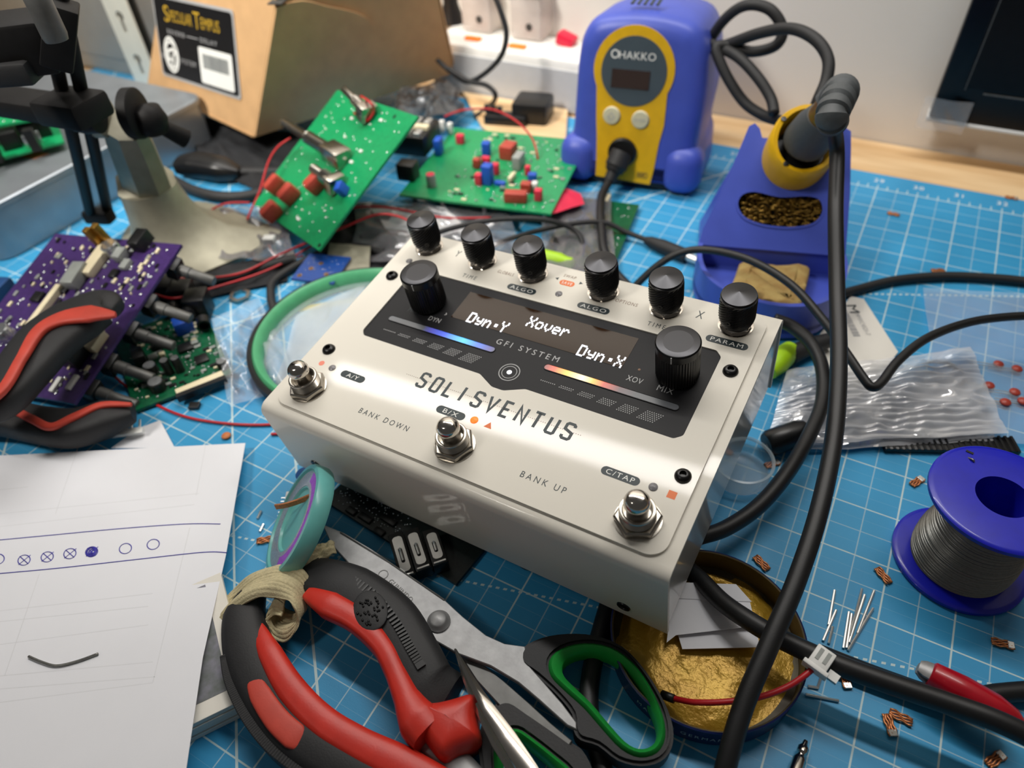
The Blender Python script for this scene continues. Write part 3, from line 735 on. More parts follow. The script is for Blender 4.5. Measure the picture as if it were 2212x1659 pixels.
MB().box((44.2, 75.0, .7), (25, 11.4, .6), onf()).build('display_window', 'led_window', sta)
def ftext(body, x0, x1, yc, h, z, m, name, parent, MX, sp=1.0):
    mb = textmesh(body, 1.0, Matrix.Identity(4), depth=.0, spacing=sp, align='LEFT')
    xs = [v[0] for v in mb.v]; ys = [v[1] for v in mb.v]; ax, bx, ay, by = min(xs), max(xs), min(ys), max(ys)
    mb.v = [tuple(MX @ Vector((x0 + (v[0] - ax) / (bx - ax) * (x1 - x0), yc - h / 2 + (v[1] - ay) / (by - ay) * h, z))) for v in mb.v]
    return mb.build(name, m, parent)
ftext('HAKKO', 35.5, 59.2, 89.4, 4.6, .65, 'print_white', 'brand_print', sta, onf(), 1.05)
MB().stroke(circ(32.8, 89.6, 2.3, 18), .8, .5, .62, onf(), closed=True).build('brand_print', 'print_white', sta)
ftext('888D', 55, 62.5, 13, 4.2, .1, 'print_dark', 'model_print', sta, onf(.05))
for x, y, g in ((33.8, 51.2, 'UP'), (53.4, 50.4, 'ENTER')):
    b_ = MB().lathe([(5.9, -1.4), (5.9, .8), (5.2, 1.5), (0, 1.7)], 24, onf() @ T((x, y, 0))).build('push_button', 'cream_button', sta, 40)
    if g == 'ENTER': ftext('ENTER', x - 3.6, x + 3.6, y, 1.5, 1.75, 'print_grey', 'button_print', b_, onf())
    else: MB().stroke([(x - 2.4, y - 1), (x, y + 2.2), (x + 2.4, y - 1), (x + 1, y - 1), (x + 1, y - 2.6), (x - 1, y - 2.6), (x - 1, y - 1)], .5, 1.6, 1.75, onf(), closed=True).build('button_print', 'print_grey', b_)
MB().lathe([(10, -.9), (10, 1.8), (8.6, 2.4), (8.2, .6), (0, .6)], 28, onf() @ T((43.4, 27.4, 0))).build('socket_ring', 'plastic_black', sta, 40)
vents = MB()
for k in range(5): vents.box((38 + k * 4, 34, 113.6), (2, 12, .6), SM)
vents.build('top_vent', 'print_dark', sta)
# plug and lead of the station
pc = onf() @ Vector((43.4, 27.4, 1.0)); pe = G(1317, 390, 12)
pl = thing('station_lead', 'black lead with round plug hanging from the blue soldering station', 'cable', pe)
ax = (pe - pc).normalized(); Lp = (pe - pc).length
MB().lathe([(.0078, 0), (.0078, .010), (.0068, .011), (.0066, Lp * .62), (.0058, Lp * .68), (.0046, Lp * .72), (.0042, Lp)], 20, axis(pc, ax)).build('plug', 'rubber_dull', pl, 40)
MB().tube(spl([pe, G(1300, 422, 10), G(1297, 460, 10), G(1300, 500, 9), G(1306, 545, 7), G(1330, 590, 3.2), G(1380, 640, 3.2)], 8), .0029, 10).build('cord', 'rubber', pl, 180)

# coiled mains cord behind the station
cc = thing('coiled_cord', 'thick black cord coiled beside the station against the wall', 'cable', GY(1650, 250, .24))
cpts = [GY(*p, y_) for p, y_ in (((1515, 120), .262), ((1560, 48), .255), ((1610, 12), .252), ((1662, 20), .25), ((1690, 62), .248), ((1676, 98), .246), ((1625, 112), .244), ((1580, 100), .244), ((1548, 72 + 30), .24), ((1556, 135), .236), ((1580, 182), .232), ((1612, 225), .228), ((1655, 252), .222), ((1690, 262), .21))]
MB().tube(spl(cpts, 8), .0033, 12).build('cord', 'rubber_dull', cc, 180)
cpts = [GY(*p, y_) for p, y_ in (((1530, 110), .255), ((1572, 96), .246), ((1640, 72), .234), ((1708, 62), .224), ((1760, 84), .214), ((1788, 125), .206), ((1786, 170), .198), ((1768, 215), .19), ((1755, 250), .19))]
MB().tube(spl(cpts, 8), .0033, 12).build('cord_loop', 'rubber_dull', cc, 180)
cpts = [GY(*p, y_) for p, y_ in (((1535, 95), .25), ((1590, 120), .236), ((1635, 165), .226), ((1665, 212), .218), ((1672, 245), .21))]
MB().tube(spl(cpts, 8), .0033, 12).build('cord_strand', 'rubber_dull', cc, 180)

# ================================================================ iron stand with the iron
ang = math.radians(15.79)
HM = frame((-.0037, .1296, 0), (math.cos(ang), math.sin(ang), 0), (-math.sin(ang), math.cos(ang), 0)) @ S
hs = thing('iron_stand', 'blue soldering iron stand with yellow cup, brass wool window and sponge tray', 'stand', HM @ Vector((40, 0, 0)))
outer = spl2([(-1, 4), (-1.5, -14), (4, -32), (18, -46), (42, -52.5), (62, -47), (74, -32), (79, -12), (79, 4)], 4)
inner = offset_poly(outer, -2.6); outer_b = offset_poly(outer, -4)
MB().holed(outer, [inner], 6, 24.5, HM).build('tray_wall', 'hak_blue', hs, 40)
MB().prism(outer, 3, 9, HM).build('tray_floor', 'hak_blue', hs, 40)
for x, y in ((8, -18), (68, -18), (40, -44), (10, 48), (68, 48)):
    MB().lathe([(4.5, 0), (4.8, 3.2)], 14, HM @ T((x, y, 0))).build('rubber_foot', 'rubber', hs, 40)
RMat = HM @ T((0, 0, 24.5)) @ Rx(50)                # ramp plane: x, up the slope, outwards
ramp = [(-1, -1), (79, -1), (78.2, 10), (76.5, 34), (73.5, 58), (72.2, 67), (69.5, 68.5), (66, 66), (64, 61), (26, 61), (24, 66), (21, 68.8), (18, 67), (14, 52), (5, 22), (0, 8)]
win = spl2([(16.5, 23), (18.5, 29.5), (26, 32), (40, 30), (54, 31.5), (62, 29.5), (64.5, 22), (60, 15), (50, 12), (40, 11.5), (30, 12.5), (21, 16)], 4, closed=True)
MB().holed(ramp, [win], -3, 0, RMat).build('ramp', 'hak_blue', hs, 40)
MB().holed(offset_poly(win, 1.2), [win], 0, .5, RMat).build('window_lip', 'hak_blue', hs, 40)
yz = lambda s_: (s_ * math.cos(math.radians(50)), 24.5 + s_ * math.sin(math.radians(50)))
q = yz(61)
hull = MB().add([(0, 2, 3), (78, 2, 3), (78, 58, 3), (0, 58, 3), (1, 2, 22), (77, 2, 22), (71, q[0], q[1] - 4), (20, q[0], q[1] - 4), (71, 52, q[1] - 6), (20, 52, q[1] - 6)],
    [(0, 1, 5, 4), (1, 2, 8, 6, 5), (0, 4, 7, 9, 3), (2, 3, 9, 8), (6, 8, 9, 7), (0, 3, 2, 1)], HM)
hull.build('body_shell', 'hak_blue', hs, 30)
wl = MB(); random.seed(3)
for k in range(230):
    a = random.uniform(18, 63); s_ = random.uniform(13, 31); p = []
    r_ = random.uniform(1.2, 3.2); ph = random.uniform(0, 6.28); tl = random.uniform(-1, 1); h0 = random.uniform(-6.5, -3.2)
    for j in range(6): p.append(RMat @ Vector((a + r_ * math.cos(ph + j * .9), s_ + r_ * math.sin(ph + j * .9) * .7, h0 + r_ * math.sin(ph * 2 + j * 1.1) * .7 + tl)))
    wl.tube(p, .00042, 4)
stuff(wl.build('brass_wool', 'brass_wool', hs, 180))
MB().prism(win, -12, -8.5, RMat).build('wool_bed', 'bed_dark', hs)  # near-black bed closing the window behind the wool
# yellow cup
CX = (HM.to_3x3() @ Vector((.10, -.50, .86))).normalized()
CM = axis(RMat @ Vector((45.5, 52, 0)), CX) @ S
cup = MB(); seg = 40
up_l = (CM.inverted().to_3x3() @ (HM.to_3x3() @ Vector((0, 1, .2)))).normalized(); a_up = math.atan2(up_l.y, up_l.x)
def cup_ring(r, z, cut=0):
    out = []
    for k in range(seg):
        a = 2 * PI * k / seg; out.append((r * math.cos(a), r * math.sin(a), z + cut * math.cos(a - a_up)))
    return out
loft(cup, [cup_ring(15.5, -16), cup_ring(18.2, -4), cup_ring(18.6, 8, 2), cup_ring(18.4, 15, 5), cup_ring(17.2, 17, 5.5), cup_ring(15.0, 16.6, 5.5), cup_ring(13.8, 10, 2), cup_ring(12.6, -6)], CM, cap=False)
cup.build('iron_cup', 'hak_yellow', hs, 50)
for da in (60, -75, 150):
    a = a_up + math.radians(da)
    MB().lathe([(1.5, 0), (1.5, .6), (0, .7)], 12, CM @ T((16.1 * math.cos(a), 16.1 * math.sin(a), 16.6 + 5.5 * math.cos(a - a_up)))).build('cup_notch', 'plastic_black', hs)
MB().lathe([(13.4, 2), (13.2, 6), (0, 6.2)], 30, CM).build('cup_liner', 'plastic_black', hs)
# sponge lies in the tray
spg = MB(); random.seed(5)
sq = [(18.5, -30), (36, -37), (54, -41.5), (58, -22), (61.5, -4), (42, -5), (23.5, -4.5), (21, -18)]
sq = spl2(soften(sq, 3), 3, closed=True)
def sgz(x, y): return 18 + 2.2 * noise.noise(Vector((x * .12, y * .12, 3.1))) + 1.1 * noise.noise(Vector((x * .4, y * .4, 1)))
n_ = len(sq); rings = [[(x, y, 9.05) for x, y in sq], [(x, y, 12) for x, y in offset_poly(sq, .8)], [(x, y, 17 + noise.noise(Vector((x * .3, y * .3, 0)))) for x, y in offset_poly(sq, .2)]]
for off in (-1.0, -2.5, -4.5, -6.5): rings.append([(x, y, sgz(x, y)) for x, y in offset_poly(sq, off)])
loft(spg, rings, HM)
sp_o = tag(spg.build('cleaning_sponge', 'sponge', None, 60), 'dry tan cleaning sponge lying in the blue iron stand tray', 'sponge')

# the iron: handle resting in the cup, cord falling across the bench
IA = (HM.to_3x3() @ Vector((.15, -.5, .85))).normalized()
I0 = CM @ Vector((0, 0, 4))
it = thing('soldering_iron', 'grey soldering iron handle standing in the yellow cup with long black cord', 'soldering iron', I0)
IM = axis(I0, IA)
MB().lathe([(.0085, .006), (.0122, .010), (.0126, .012), (.0114, .024), (.0092, .031), (.0086, .033)], 26, IM).build('handle', 'iron_grey', it, 40)
MB().lathe([(.0080, .031), (.0076, .035), (.0074, .042), (.0080, .045)], 26, IM).build('grip_band', 'gold_tip', it, 40)
r0 = I0 + IA * .042; ends = G(1797, 250, 118)
path = spl([r0, r0 + IA * .007, (r0 + IA * .016) * .5 + (ends + Vector((0, 0, .006))) * .5, ends + Vector((0, 0, .001)), ends + (G(1806, 300, 104) - ends) * .30], 16)
rr = []
for k in range(len(path)):
    t = k / (len(path) - 1); rr.append((.0090 - .0024 * t) * (.84 if k % 6 < 2 else 1.0))
MB().tube(path, rr, 24).build('strain_relief', 'iron_grey', it, 25)
cord = [path[-6], path[-1], G(1808, 330, 97), G(1805, 460, 82), G(1808, 620, 66), G(1812, 780, 56), G(1802, 940, 48), G(1770, 1100, 42), G(1722, 1250, 36), G(1662, 1392, 30), G(1608, 1520, 24), G(1572, 1640, 18), G(1545, 1760, 10), G(1520, 1860, 4)]
MB().tube(spl(cord, 8), .0034, 14).build('cord', 'rubber', it, 180)

# ================================================================ back left: case, vise, carton
cs = thing('metal_case', 'silver aluminium case with rounded corners at the left edge', 'case', (-.52, .04, 0))
MB().prism(rrect(-.66, -.047, -.423, .15, .012, 8), 0.0008, .033, inset=.0006).build('body', 'alu_box', cs, 40)
MB().prism(rrect(-.661, -.048, -.422, .151, .012, 8), .033, .0375, inset=.001).build('lid', 'alu_box', cs, 40)
MB().box((-.4235, .03, .0008), (.010, .010, .0016)).build('foot', 'rubber', cs)
MB().box((-.45, -.04, .0008), (.012, .008, .0016)).build('foot', 'rubber', cs)
MB().prism([(-.476, .018), (-.455, .020), (-.452, .030), (-.470, .028)], .0375, .0377).build('paint_smudge', 'comp_orange', cs)
MB().prism([(-.47, .088), (-.452, .09), (-.455, .098)], .0375, .0377).build('paint_smudge', 'comp_orange', cs)
tag(MB().box((0, 0, 0), (.05, .06, .022), T(G(-105, 690, 11)) @ Rz(20), bev=.002).build('blue_storage_box', 'deep_blue', None, 40), 'dark blue plastic box at the far left edge beside the purple board', 'box')

# ---- circuit boards
def ccw_(p):
    a = sum(p[i][0] * p[(i + 1) % len(p)][1] - p[(i + 1) % len(p)][0] * p[i][1] for i in range(len(p)))
    return p if a > 0 else p[::-1]
class Board:
    def __init__(s, name, label, O, U, V, th, m, edge='pcb_edge', group=None):
        U = Vector(U); V = Vector(V); O = Vector(O); s.F = frame(O, U, V); s.M = s.F @ S; s.n = s.F.to_3x3() @ Vector((0, 0, 1)); s.O = O
        s.L = U.length / MM; s.W = V.dot(s.F.to_3x3() @ Vector((0, 1, 0))) / MM; s.th = th
        s.t = thing(name, label, 'circuit board', O, group)
        MB().box((s.L / 2, s.W / 2, -th / 2), (s.L, s.W, th), s.M).build('board', m, s.t)
    def at(s, x, y, h=0.0):
        p = GP(x, y, s.O + s.n * h * MM, s.n); q = s.M.inverted() @ p
        return q.x, q.y
    def inb(s, x, y, mg=2): return mg < x < s.L - mg and mg < y < s.W - mg
    def box(s, name, m, x, y, w, d, h, rot=0, bev=.4, z=0.0): return MB().box((0, 0, h / 2 + z), (w, d, h), s.M @ T((x, y, 0)) @ Rz(rot), bev=bev * 1.0).build(name, m, s.t, 40)
    def cap(s, name, m, x, y, r, h, top='solder'):
        o = MB().lathe([(r, 0), (r, h * .92), (r * .9, h)], 18, s.M @ T((x, y, 0))).build(name, m, s.t, 40)
        MB().lathe([(r * .86, h), (r * .84, h + .15), (0, h + .15)], 18, s.M @ T((x, y, 0))).build('can_top', top, o)
    def pads(s, pts, r=.9, h=.5):
        mb = MB()
        for x, y in pts:
            if s.inb(x, y): mb.lathe([(r, 0), (r * .7, h * .6), (r * .3, h)], 8, s.M @ T((x, y, 0)))
        stuff(mb.build('solder_joints', 'solder', s.t, 180))
    def bits(s, n, seed, x0=3, x1=None, y0=3, y1=None, ms=('comp_black', 'comp_grey', 'comp_cream')):
        rnd = random.Random(seed); x1 = x1 or s.L - 3; y1 = y1 or s.W - 3
        for m in ms:
            mb = MB()
            for _ in range(n):
                w_ = rnd.choice((1.2, 1.8, 2.6, 3.6)); mb.box((rnd.uniform(x0, x1), rnd.uniform(y0, y1), .4), (w_, w_ * .55, .9), s.M @ T((0, 0, 0)))
            stuff(mb.build('small_parts', m, s.t))
    def lead(s, p, q, r, m, name): return MB().tube([p, q], r * MM, 12).build(name, m, s.t, 180)
    def pot(s, x, y, rot, L=22, m='comp_grey', body='steel_dull', side=1, tilt=0, rx=180):
        Mx = s.M @ T((x, y, 0)) @ Rz(rot) @ (Matrix.Identity(4) if side > 0 else T((0, 0, -s.th - 4)) @ Rx(rx)) @ Ry(tilt)
        o = MB().box((0, 0, 3.5), (9.5, 11, 7), Mx, bev=.5).build('potentiometer', body, s.t, 40)
        MB().lathe([(3.5, 7), (3.5, 13), (3.0, 13.4), (3.0, L), (2.6, L + .6)], 16, Mx).build('shaft', m, o, 40)
        return o

def Gd(a, b): return Vector(b) - Vector(a)
# boards lying on the metal case
a0 = G(-110, 372, 44); b0_ = G(138, 306, 44); c0_ = G(40, 262, 44)
B1 = Board('stacked_board', 'lower green circuit board lying on the silver case', a0, Gd(a0, b0_), Gd(b0_, c0_), 1.6, 'pcb_green')
for px in ((30, 318), (70, 300), (95, 292)):
    x, y = B1.at(*px); B1.box('jack_socket', 'comp_black', x, y, 12, 10, 12, 0, .8)
for px in ((62, 312), (88, 303)):
    x, y = B1.at(*px); B1.box('metal_tab', 'solder', x, y - 6, 3, 2, 9)
a0 = G(-110, 290, 60); b0_ = G(78, 256, 60); c0_ = G(-10, 216, 60)
B2 = Board('stacked_board', 'upper green circuit board lying above another on the silver case', a0, Gd(a0, b0_), Gd(b0_, c0_), 1.6, 'pcb_green')
B2.pads([B2.at(*p) for p in ((12, 244), (22, 250), (50, 252), (8, 262), (30, 262), (0, 234))], 1.1)
for px in ((55, 275), (-30, 300)):
    x, y = B2.at(*px); MB().box((x, y, -9), (6, 6, 15), B2.M).build('standoff', 'comp_black', B2.t)

# ---- bench vise with cast base
pcol = G(318, 402, 46); bc = Vector((pcol.x, pcol.y, 0))
vi = thing('bench_vise', 'grey cast bench vise base carrying black clamping arms and rods', 'vise', bc)
bo = ccw_([tuple(G(x, y, 2).xy) for x, y in spl2([(272, 545), (300, 588), (350, 610), (415, 604), (470, 582), (530, 556), (600, 514), (606, 500), (560, 482), (500, 456), (430, 440), (366, 448), (300, 476), (268, 512)], 4, closed=True)])
nb = len(bo); ang0 = [math.atan2(y - bc.y, x - bc.x) for x, y in bo]
top = [(bc.x + .0175 * math.cos(a), bc.y + .0175 * math.sin(a)) for a in ang0]
rings = []
for t, z in ((0, .046), (.03, .040), (.10, .030), (.22, .021), (.42, .0125), (.68, .0075), (.9, .0055), (1.0, .0042), (1.0, .0006)):
    rings.append([(tx * (1 - t) + ox * t, ty * (1 - t) + oy * t, z) for (tx, ty), (ox, oy) in zip(top, bo)])
loft(MB(), rings).build('cast_base', 'cast_metal', vi, 60)
vt = G(262, 262, 98); vb = bc + Vector((0, 0, .046))
VC = axis(vb, vt - vb) @ S; Lc = (vt - vb).length / MM
def oct_(r, z, k=.8): return [(r * math.cos(math.radians(a)), r * k * math.sin(math.radians(a)), z) for a in range(22, 382, 45)]
loft(MB(), [oct_(18, -2, 1), oct_(18.2, 3, 1), oct_(16.5, 5.5), oct_(14.5, Lc - 14), oct_(13.0, Lc - 3)], VC).build('column', 'cast_metal', vi, 25)
side = RGT
hd = frame(vt, (0, 0, 1), -FWD.cross(Vector((0, 0, 1))).cross(Vector((0, 0, 1))) if False else Vector((0, 1, 0)))
hx = Vector((.88, .47, 0)).normalized()
for k, (off, m_, r_, t_) in enumerate(((-11, 'cast_metal', 12, 8), (9, 'vise_black', 13.5, 7))):
    MB().lathe([(r_ * .9, -t_ / 2), (r_, -t_ / 2 + 1), (r_, t_ / 2 - 1), (r_ * .9, t_ / 2)], 28, axis(vt + hx * off * MM + Vector((0, 0, .004)), hx) @ S).build('clamp_lug' if k == 0 else 'lock_disc', m_, vi, 40)
l0 = vt + hx * .015; l1 = G(402, 300, 82)
MB().tube([l0, l0 * .6 + l1 * .4, l1], [.0035, .0042, .0055], 12).build('lever', 'vise_black', vi, 60)
MB().lathe([(0, -9), (7, -7), (9, 0), (7, 7), (0, 9)], 16, T(vt + hx * .017) @ S).build('lever_hub', 'vise_black', vi, 60)
def bar(p, q, wd, ht, name, m_, bev=.001):
    p = Vector(p); q = Vector(q); F = frame((p + q) / 2, q - p, Vector((0, 0, 1)).cross(q - p))
    return MB().box((0, 0, 0), ((q - p).length, wd, ht), F, bev=bev).build(name, m_, vi, 40)
bar(G(-70, 206, 114), G(196, 246, 114), .020, .010, 'lower_arm', 'vise_black', .002)
bar(G(110, 226, 120), G(205, 240, 120), .024, .013, 'arm_block', 'vise_black', .0025)
MB().lathe([(0, -8), (8, -7.5), (9.5, -2), (9.5, 6), (0, 8)], 20, axis(G(186, 248, 112), hx) @ S).build('joint_knob', 'vise_black', vi, 50)
for (bx, by), (tx, ty) in (((196, 462), (84, -20)), ((232, 452), (128, -20))):
    p, q = G(bx, by, 24), G(tx, ty, 178)
    MB().tube([p, q], .0033, 16).build('guide_rod', 'vise_black', vi, 180)
p = G(214, 466, 22)
MB().box((0, 0, 0), (.019, .010, .009), T(p) @ Rz(20), bev=.002).build('rod_end', 'vise_black', vi, 40)
bar(G(-70, 108, 158), G(120, 84, 158), .026, .022, 'upper_arm', 'vise_black', .002)
bar(G(92, 62, 166), G(166, 84, 160), .018, .026, 'clamp_block', 'vise_black', .001)
MB().lathe([(4.5, -10), (5, -8), (5, 10), (3, 13)], 16, axis(G(96, 30, 176), (0, 0, 1)) @ S).build('clamp_screw', 'steel_dull', vi, 50)
bar(G(-60, 158, 150), G(80, 148, 150), .016, .010, 'jaw_pad', 'rubber_dull', .002)

# ---- carton with its label
q0 = G(547, 297, 20); q1 = G(318, 187, 24); q2 = G(986, 157, 15)
t0 = G(599, -20, 122)
q3 = q1 + (q2 - q0) * .62; t1 = GP(346, -20, q0, (q1 - q0).cross(t0 - q0).normalized()); t2 = GP(948, -20, q0, (q2 - q0).cross(t0 - q0).normalized()); t3 = q3 + (t1 + t2 - t0 - q3) * .9
bxo = thing('cardboard_carton', 'brown kraft cardboard carton with a black product label on its side', 'box', q0)
def quad_plate(mb, a, b, c, d, th):
    n = (b - a).cross(d - a).normalized() * th
    mb.add([a, b, c, d, a + n, b + n, c + n, d + n], [(3, 2, 1, 0), (4, 5, 6, 7), (0, 1, 5, 4), (1, 2, 6, 5), (2, 3, 7, 6), (3, 0, 4, 7)])
for a, b, c, d in ((q1, q0, t0, t1), (q0, q2, t2, t0), (q2, q3, t3, t2), (q3, q1, t1, t3), (q0, q1, q3, q2)):
    mb = MB(); quad_plate(mb, a, b, c, d, -.0016); mb.build('panel', 'kraft', bxo)
mb = MB(); quad_plate(mb, t1, t0, t2, t3, -.0016); mb.build('lid', 'kraft', bxo)
# tuck flap lying proud on the right-hand side
fu = (q2 - q0); fv = (t0 - q0); fn = fu.cross(fv).normalized()
if fn.dot(CAM - q0) < 0: fn = -fn
fl = [(0.0, .98), (.10, .985), (.22, .90), (.36, .80), (.44, .70), (.475, .58), (.475, .4), (.475, .02), (0, .02)]
FQ = frame(q0 + fn * .0004, fu, fv); flp = []
for u, v in spl2(fl[:7], 4) + fl[7:]:
    p = q0 + fu * u * .96 + fv * v * .93; l = FQ.inverted() @ p; flp.append((l.x, l.y))
MB().prism(flp, 0, .0022, FQ).build('tuck_flap', 'kraft', bxo)
# label
ln = (q0 - q1).cross(t0 - q0).normalized()
if ln.dot(CAM - q0) < 0: ln = -ln
LP = q0 + ln * .0004
c4 = [GP(x, y, LP, ln) for x, y in ((353, 162), (522, 217), (550, 48), (377, -6))]
LF = frame(c4[0], c4[1] - c4[0], c4[3] - c4[0]); LW = (c4[1] - c4[0]).length; LH = (LF.inverted() @ c4[3]).y
MB().prism(rrect(0, 0, LW, LH, .003), 0, .0003, LF).build('label_border', 'print_grey', bxo)
lb = MB().prism(rrect(.0022, .0022, LW - .0022, LH - .0022, .003), .0003, .0006, LF).build('label', 'label_black', bxo)
LS = LF @ S; lw, lh = LW / MM, LH / MM
ftext('S', lw * .14, lw * .21, lh * .79, lh * .19, .7, 'label_gold', 'label_text', lb, LS)
ftext('PECULAR', lw * .22, lw * .50, lh * .775, lh * .13, .7, 'label_gold', 'label_text', lb, LS)
ftext('T', lw * .52, lw * .60, lh * .79, lh * .19, .7, 'label_gold', 'label_text', lb, LS)
ftext('EMPUS', lw * .61, lw * .83, lh * .775, lh * .13, .7, 'label_gold', 'label_text', lb, LS)
ftext('REVERB', lw * .16, lw * .38, lh * .58, lh * .055, .7, 'print_grey', 'label_text', lb, LS, 1.4)
MB().box((lw * .48, lh * .58, .7), (lw * .14, .6, .1), LS).build('label_text', 'print_grey', lb)
ftext('DELAY', lw * .58, lw * .78, lh * .58, lh * .055, .7, 'print_grey', 'label_text', lb, LS, 1.4)
em = MB()
for k, r_ in enumerate((.11, .085)):
    em.stroke([(lw * .17 + lw * r_ * .8 * math.cos(a), lh * .30 + lw * r_ * math.sin(a)) for a in [2 * PI * j / 28 for j in range(28)]], lw * .018, .6, .72, LS, closed=True)
em.stroke([(lw * .25, lh * .40), (lw * .13, lh * .34), (lw * .13, lh * .24), (lw * .19, lh * .24), (lw * .19, lh * .31)], lw * .02, .6, .72, LS)
em.stroke([(lw * .24, lh * .45), (lw * .21, lh * .34), (lw * .15, lh * .10)], lw * .02, .6, .72, LS)
em.build('emblem', 'print_white', lb)
ftext('GFI', lw * .02, lw * .09, lh * .26, lh * .06, .7, 'print_grey', 'label_text', lb, LS, 1.3)
ftext('SYSTEM', lw * .28, lw * .48, lh * .26, lh * .06, .7, 'print_grey', 'label_text', lb, LS, 1.5)
st = MB().prism(rrect(lw * .54, lh * .07, lw * .94, lh * .50, 2.0), .6, .75, LS).build('barcode_sticker', 'print_white', lb)
bar_ = MB(); random.seed(11); x = lw * .59
while x < lw * .89:
    wd = random.choice((.5, .8, 1.2)); bar_.box((x, lh * .34, .8), (wd, lh * .17, .08), LS); x += wd + random.choice((.5, .8))
bar_.build('barcode', 'print_dark', lb)
MB().box((0, 0, 0), (.010, .012, .0008), T(G(600, 3, 116)) @ Rz(20)).build('corner_tear', 'dark_hole', bxo)

# ================================================================ boards and clutter behind the pedal
random.seed(21)
# green board propped up, potentiometers on its face
k_ = .955
def shrink(p): return CAM + (Vector(p) - CAM) * k_
a0 = shrink((-.3383, .0960, -.0113)); b0_ = shrink((-.2289, .0491, .0060)); d0_ = shrink((-.3289, .1921, .0430))
BG = Board('propped_board', 'bright green circuit board propped on edge with red capacitors and metal shafts', a0, Gd(a0, b0_), Gd(a0, d0_), 1.6, 'pcb_green')
for (bx, by), (tx, ty), h, r_ in (((752, 352), (612, 264), 17, 3.0), ((738, 408), (674, 362), 12, 3.0), ((806, 256), (742, 192), 14, 2.4)):
    x, y = BG.at(bx, by); p = BG.M @ Vector((x, y, 3)); x2, y2 = BG.at(tx, ty, h); q = BG.M @ Vector((x2, y2, h))
    d = q - p; o = MB().box((0, 0, d.length * .13), (.0125, .0115, d.length * .26), axis(p, d), bev=.001).build('potentiometer', 'nickel', BG.t, 40)
    L_ = d.length; R_ = r_ * MM
    th_p = [(R_ * 1.6, L_ * .22)] + [(R_ * (1.6 if j % 2 else 1.4), L_ * (.24 + .022 * j)) for j in range(16)] + [(R_ * 1.05, L_ * .6), (R_ * 1.05, L_ * .97), (R_ * .8, L_)]
    MB().lathe(th_p, 16, axis(p, d)).build('shaft', 'nickel', o, 40)
for (px, py), w_, d_, rot in (((592, 398), 13, 8, 20), ((622, 418), 13, 9, 20), ((584, 456), 13, 9, 15), ((678, 396), 12, 9, 15)):
    x, y = BG.at(px, py, 6); BG.box('film_capacitor', 'comp_red', x, y, w_, d_, 11, rot + 60, 2.2)
x, y = BG.at(738, 408, 4); BG.box('blue_capacitor', 'comp_blue', x, y, 5, 7, 8, 30, .6)
pp = []
for px, py in ((713, 200), (738, 208), (703, 216), (726, 226), (690, 232), (715, 244), (743, 256), (772, 266), (825, 245), (832, 262), (806, 280), (790, 300), (700, 272), (652, 320), (640, 345), (648, 370), (655, 400), (680, 440), (650, 430), (706, 470), (668, 460), (640, 470), (648, 490), (700, 456), (620, 462), (665, 500), (690, 500), (650, 510), (676, 480), (722, 480), (806, 328), (760, 236), (690, 290), (728, 284), (744, 290)):
    pp.append(BG.at(px, py))
pp += [(random.uniform(4, BG.L - 4), random.uniform(4, BG.W - 4)) for _ in range(50)]
BG.pads(pp, .85, .5)
for px, py in ((852, 252), (690, 530)):
    x, y = BG.at(px, py); MB().lathe([(1.5, 0), (1.5, .1), (0, .1)], 14, BG.M @ T((x, y, 0))).build('mounting_hole', 'comp_black', BG.t)
mbp = [BG.M @ Vector((*BG.at(780, 208, 8), 8)), BG.M @ Vector((*BG.at(800, 222, 10), 10)), BG.M @ Vector((*BG.at(808, 240, 4), 4)), BG.M @ Vector((*BG.at(790, 262, 2), 2)), BG.M @ Vector((*BG.at(765, 244, 3), 3))]
MB().tube(spl(mbp, 6), .0008, 6).build('link_wire', 'wire_red', BG.t, 180)

# green board lying flat, crowded with parts
a0 = G(862, 420, 16); b0_ = G(1190, 462, 16); d0_ = a0 + ((G(872, 250, 16) - a0) * .35 + (G(1146, 300, 16) - b0_) * .65)
BF = Board('populated_board', 'bright green circuit board lying flat, crowded with blue, red and black components', a0, Gd(a0, b0_), Gd(a0, d0_), 1.6, 'pcb_green')
x, y = BF.at(898, 318); jk = BF.box('jack_block', 'comp_black', x, y + 2, 28, 32, 15, 0, .8)
for i in range(3):
    for j in range(2):
        MB().box((x - 7.5 + i * 8, y - 9 + j * 19, 16.0), (4.6, 7.5, 3.4), BF.M, bev=.5).build('contact', 'tinned', jk)
MB().box((x + 1, y + 1, 16), (23, 5, 3), BF.M, bev=.3).build('cream_bar', 'comp_cream', jk)
x, y = BF.at(884, 384); BF.box('power_socket', 'comp_black', x, y, 13, 11, 12, 0, .8)
x, y = BF.at(933, 402); BF.cap('electrolytic', 'comp_grey', x, y, 3.4, 9, 'comp_pink')
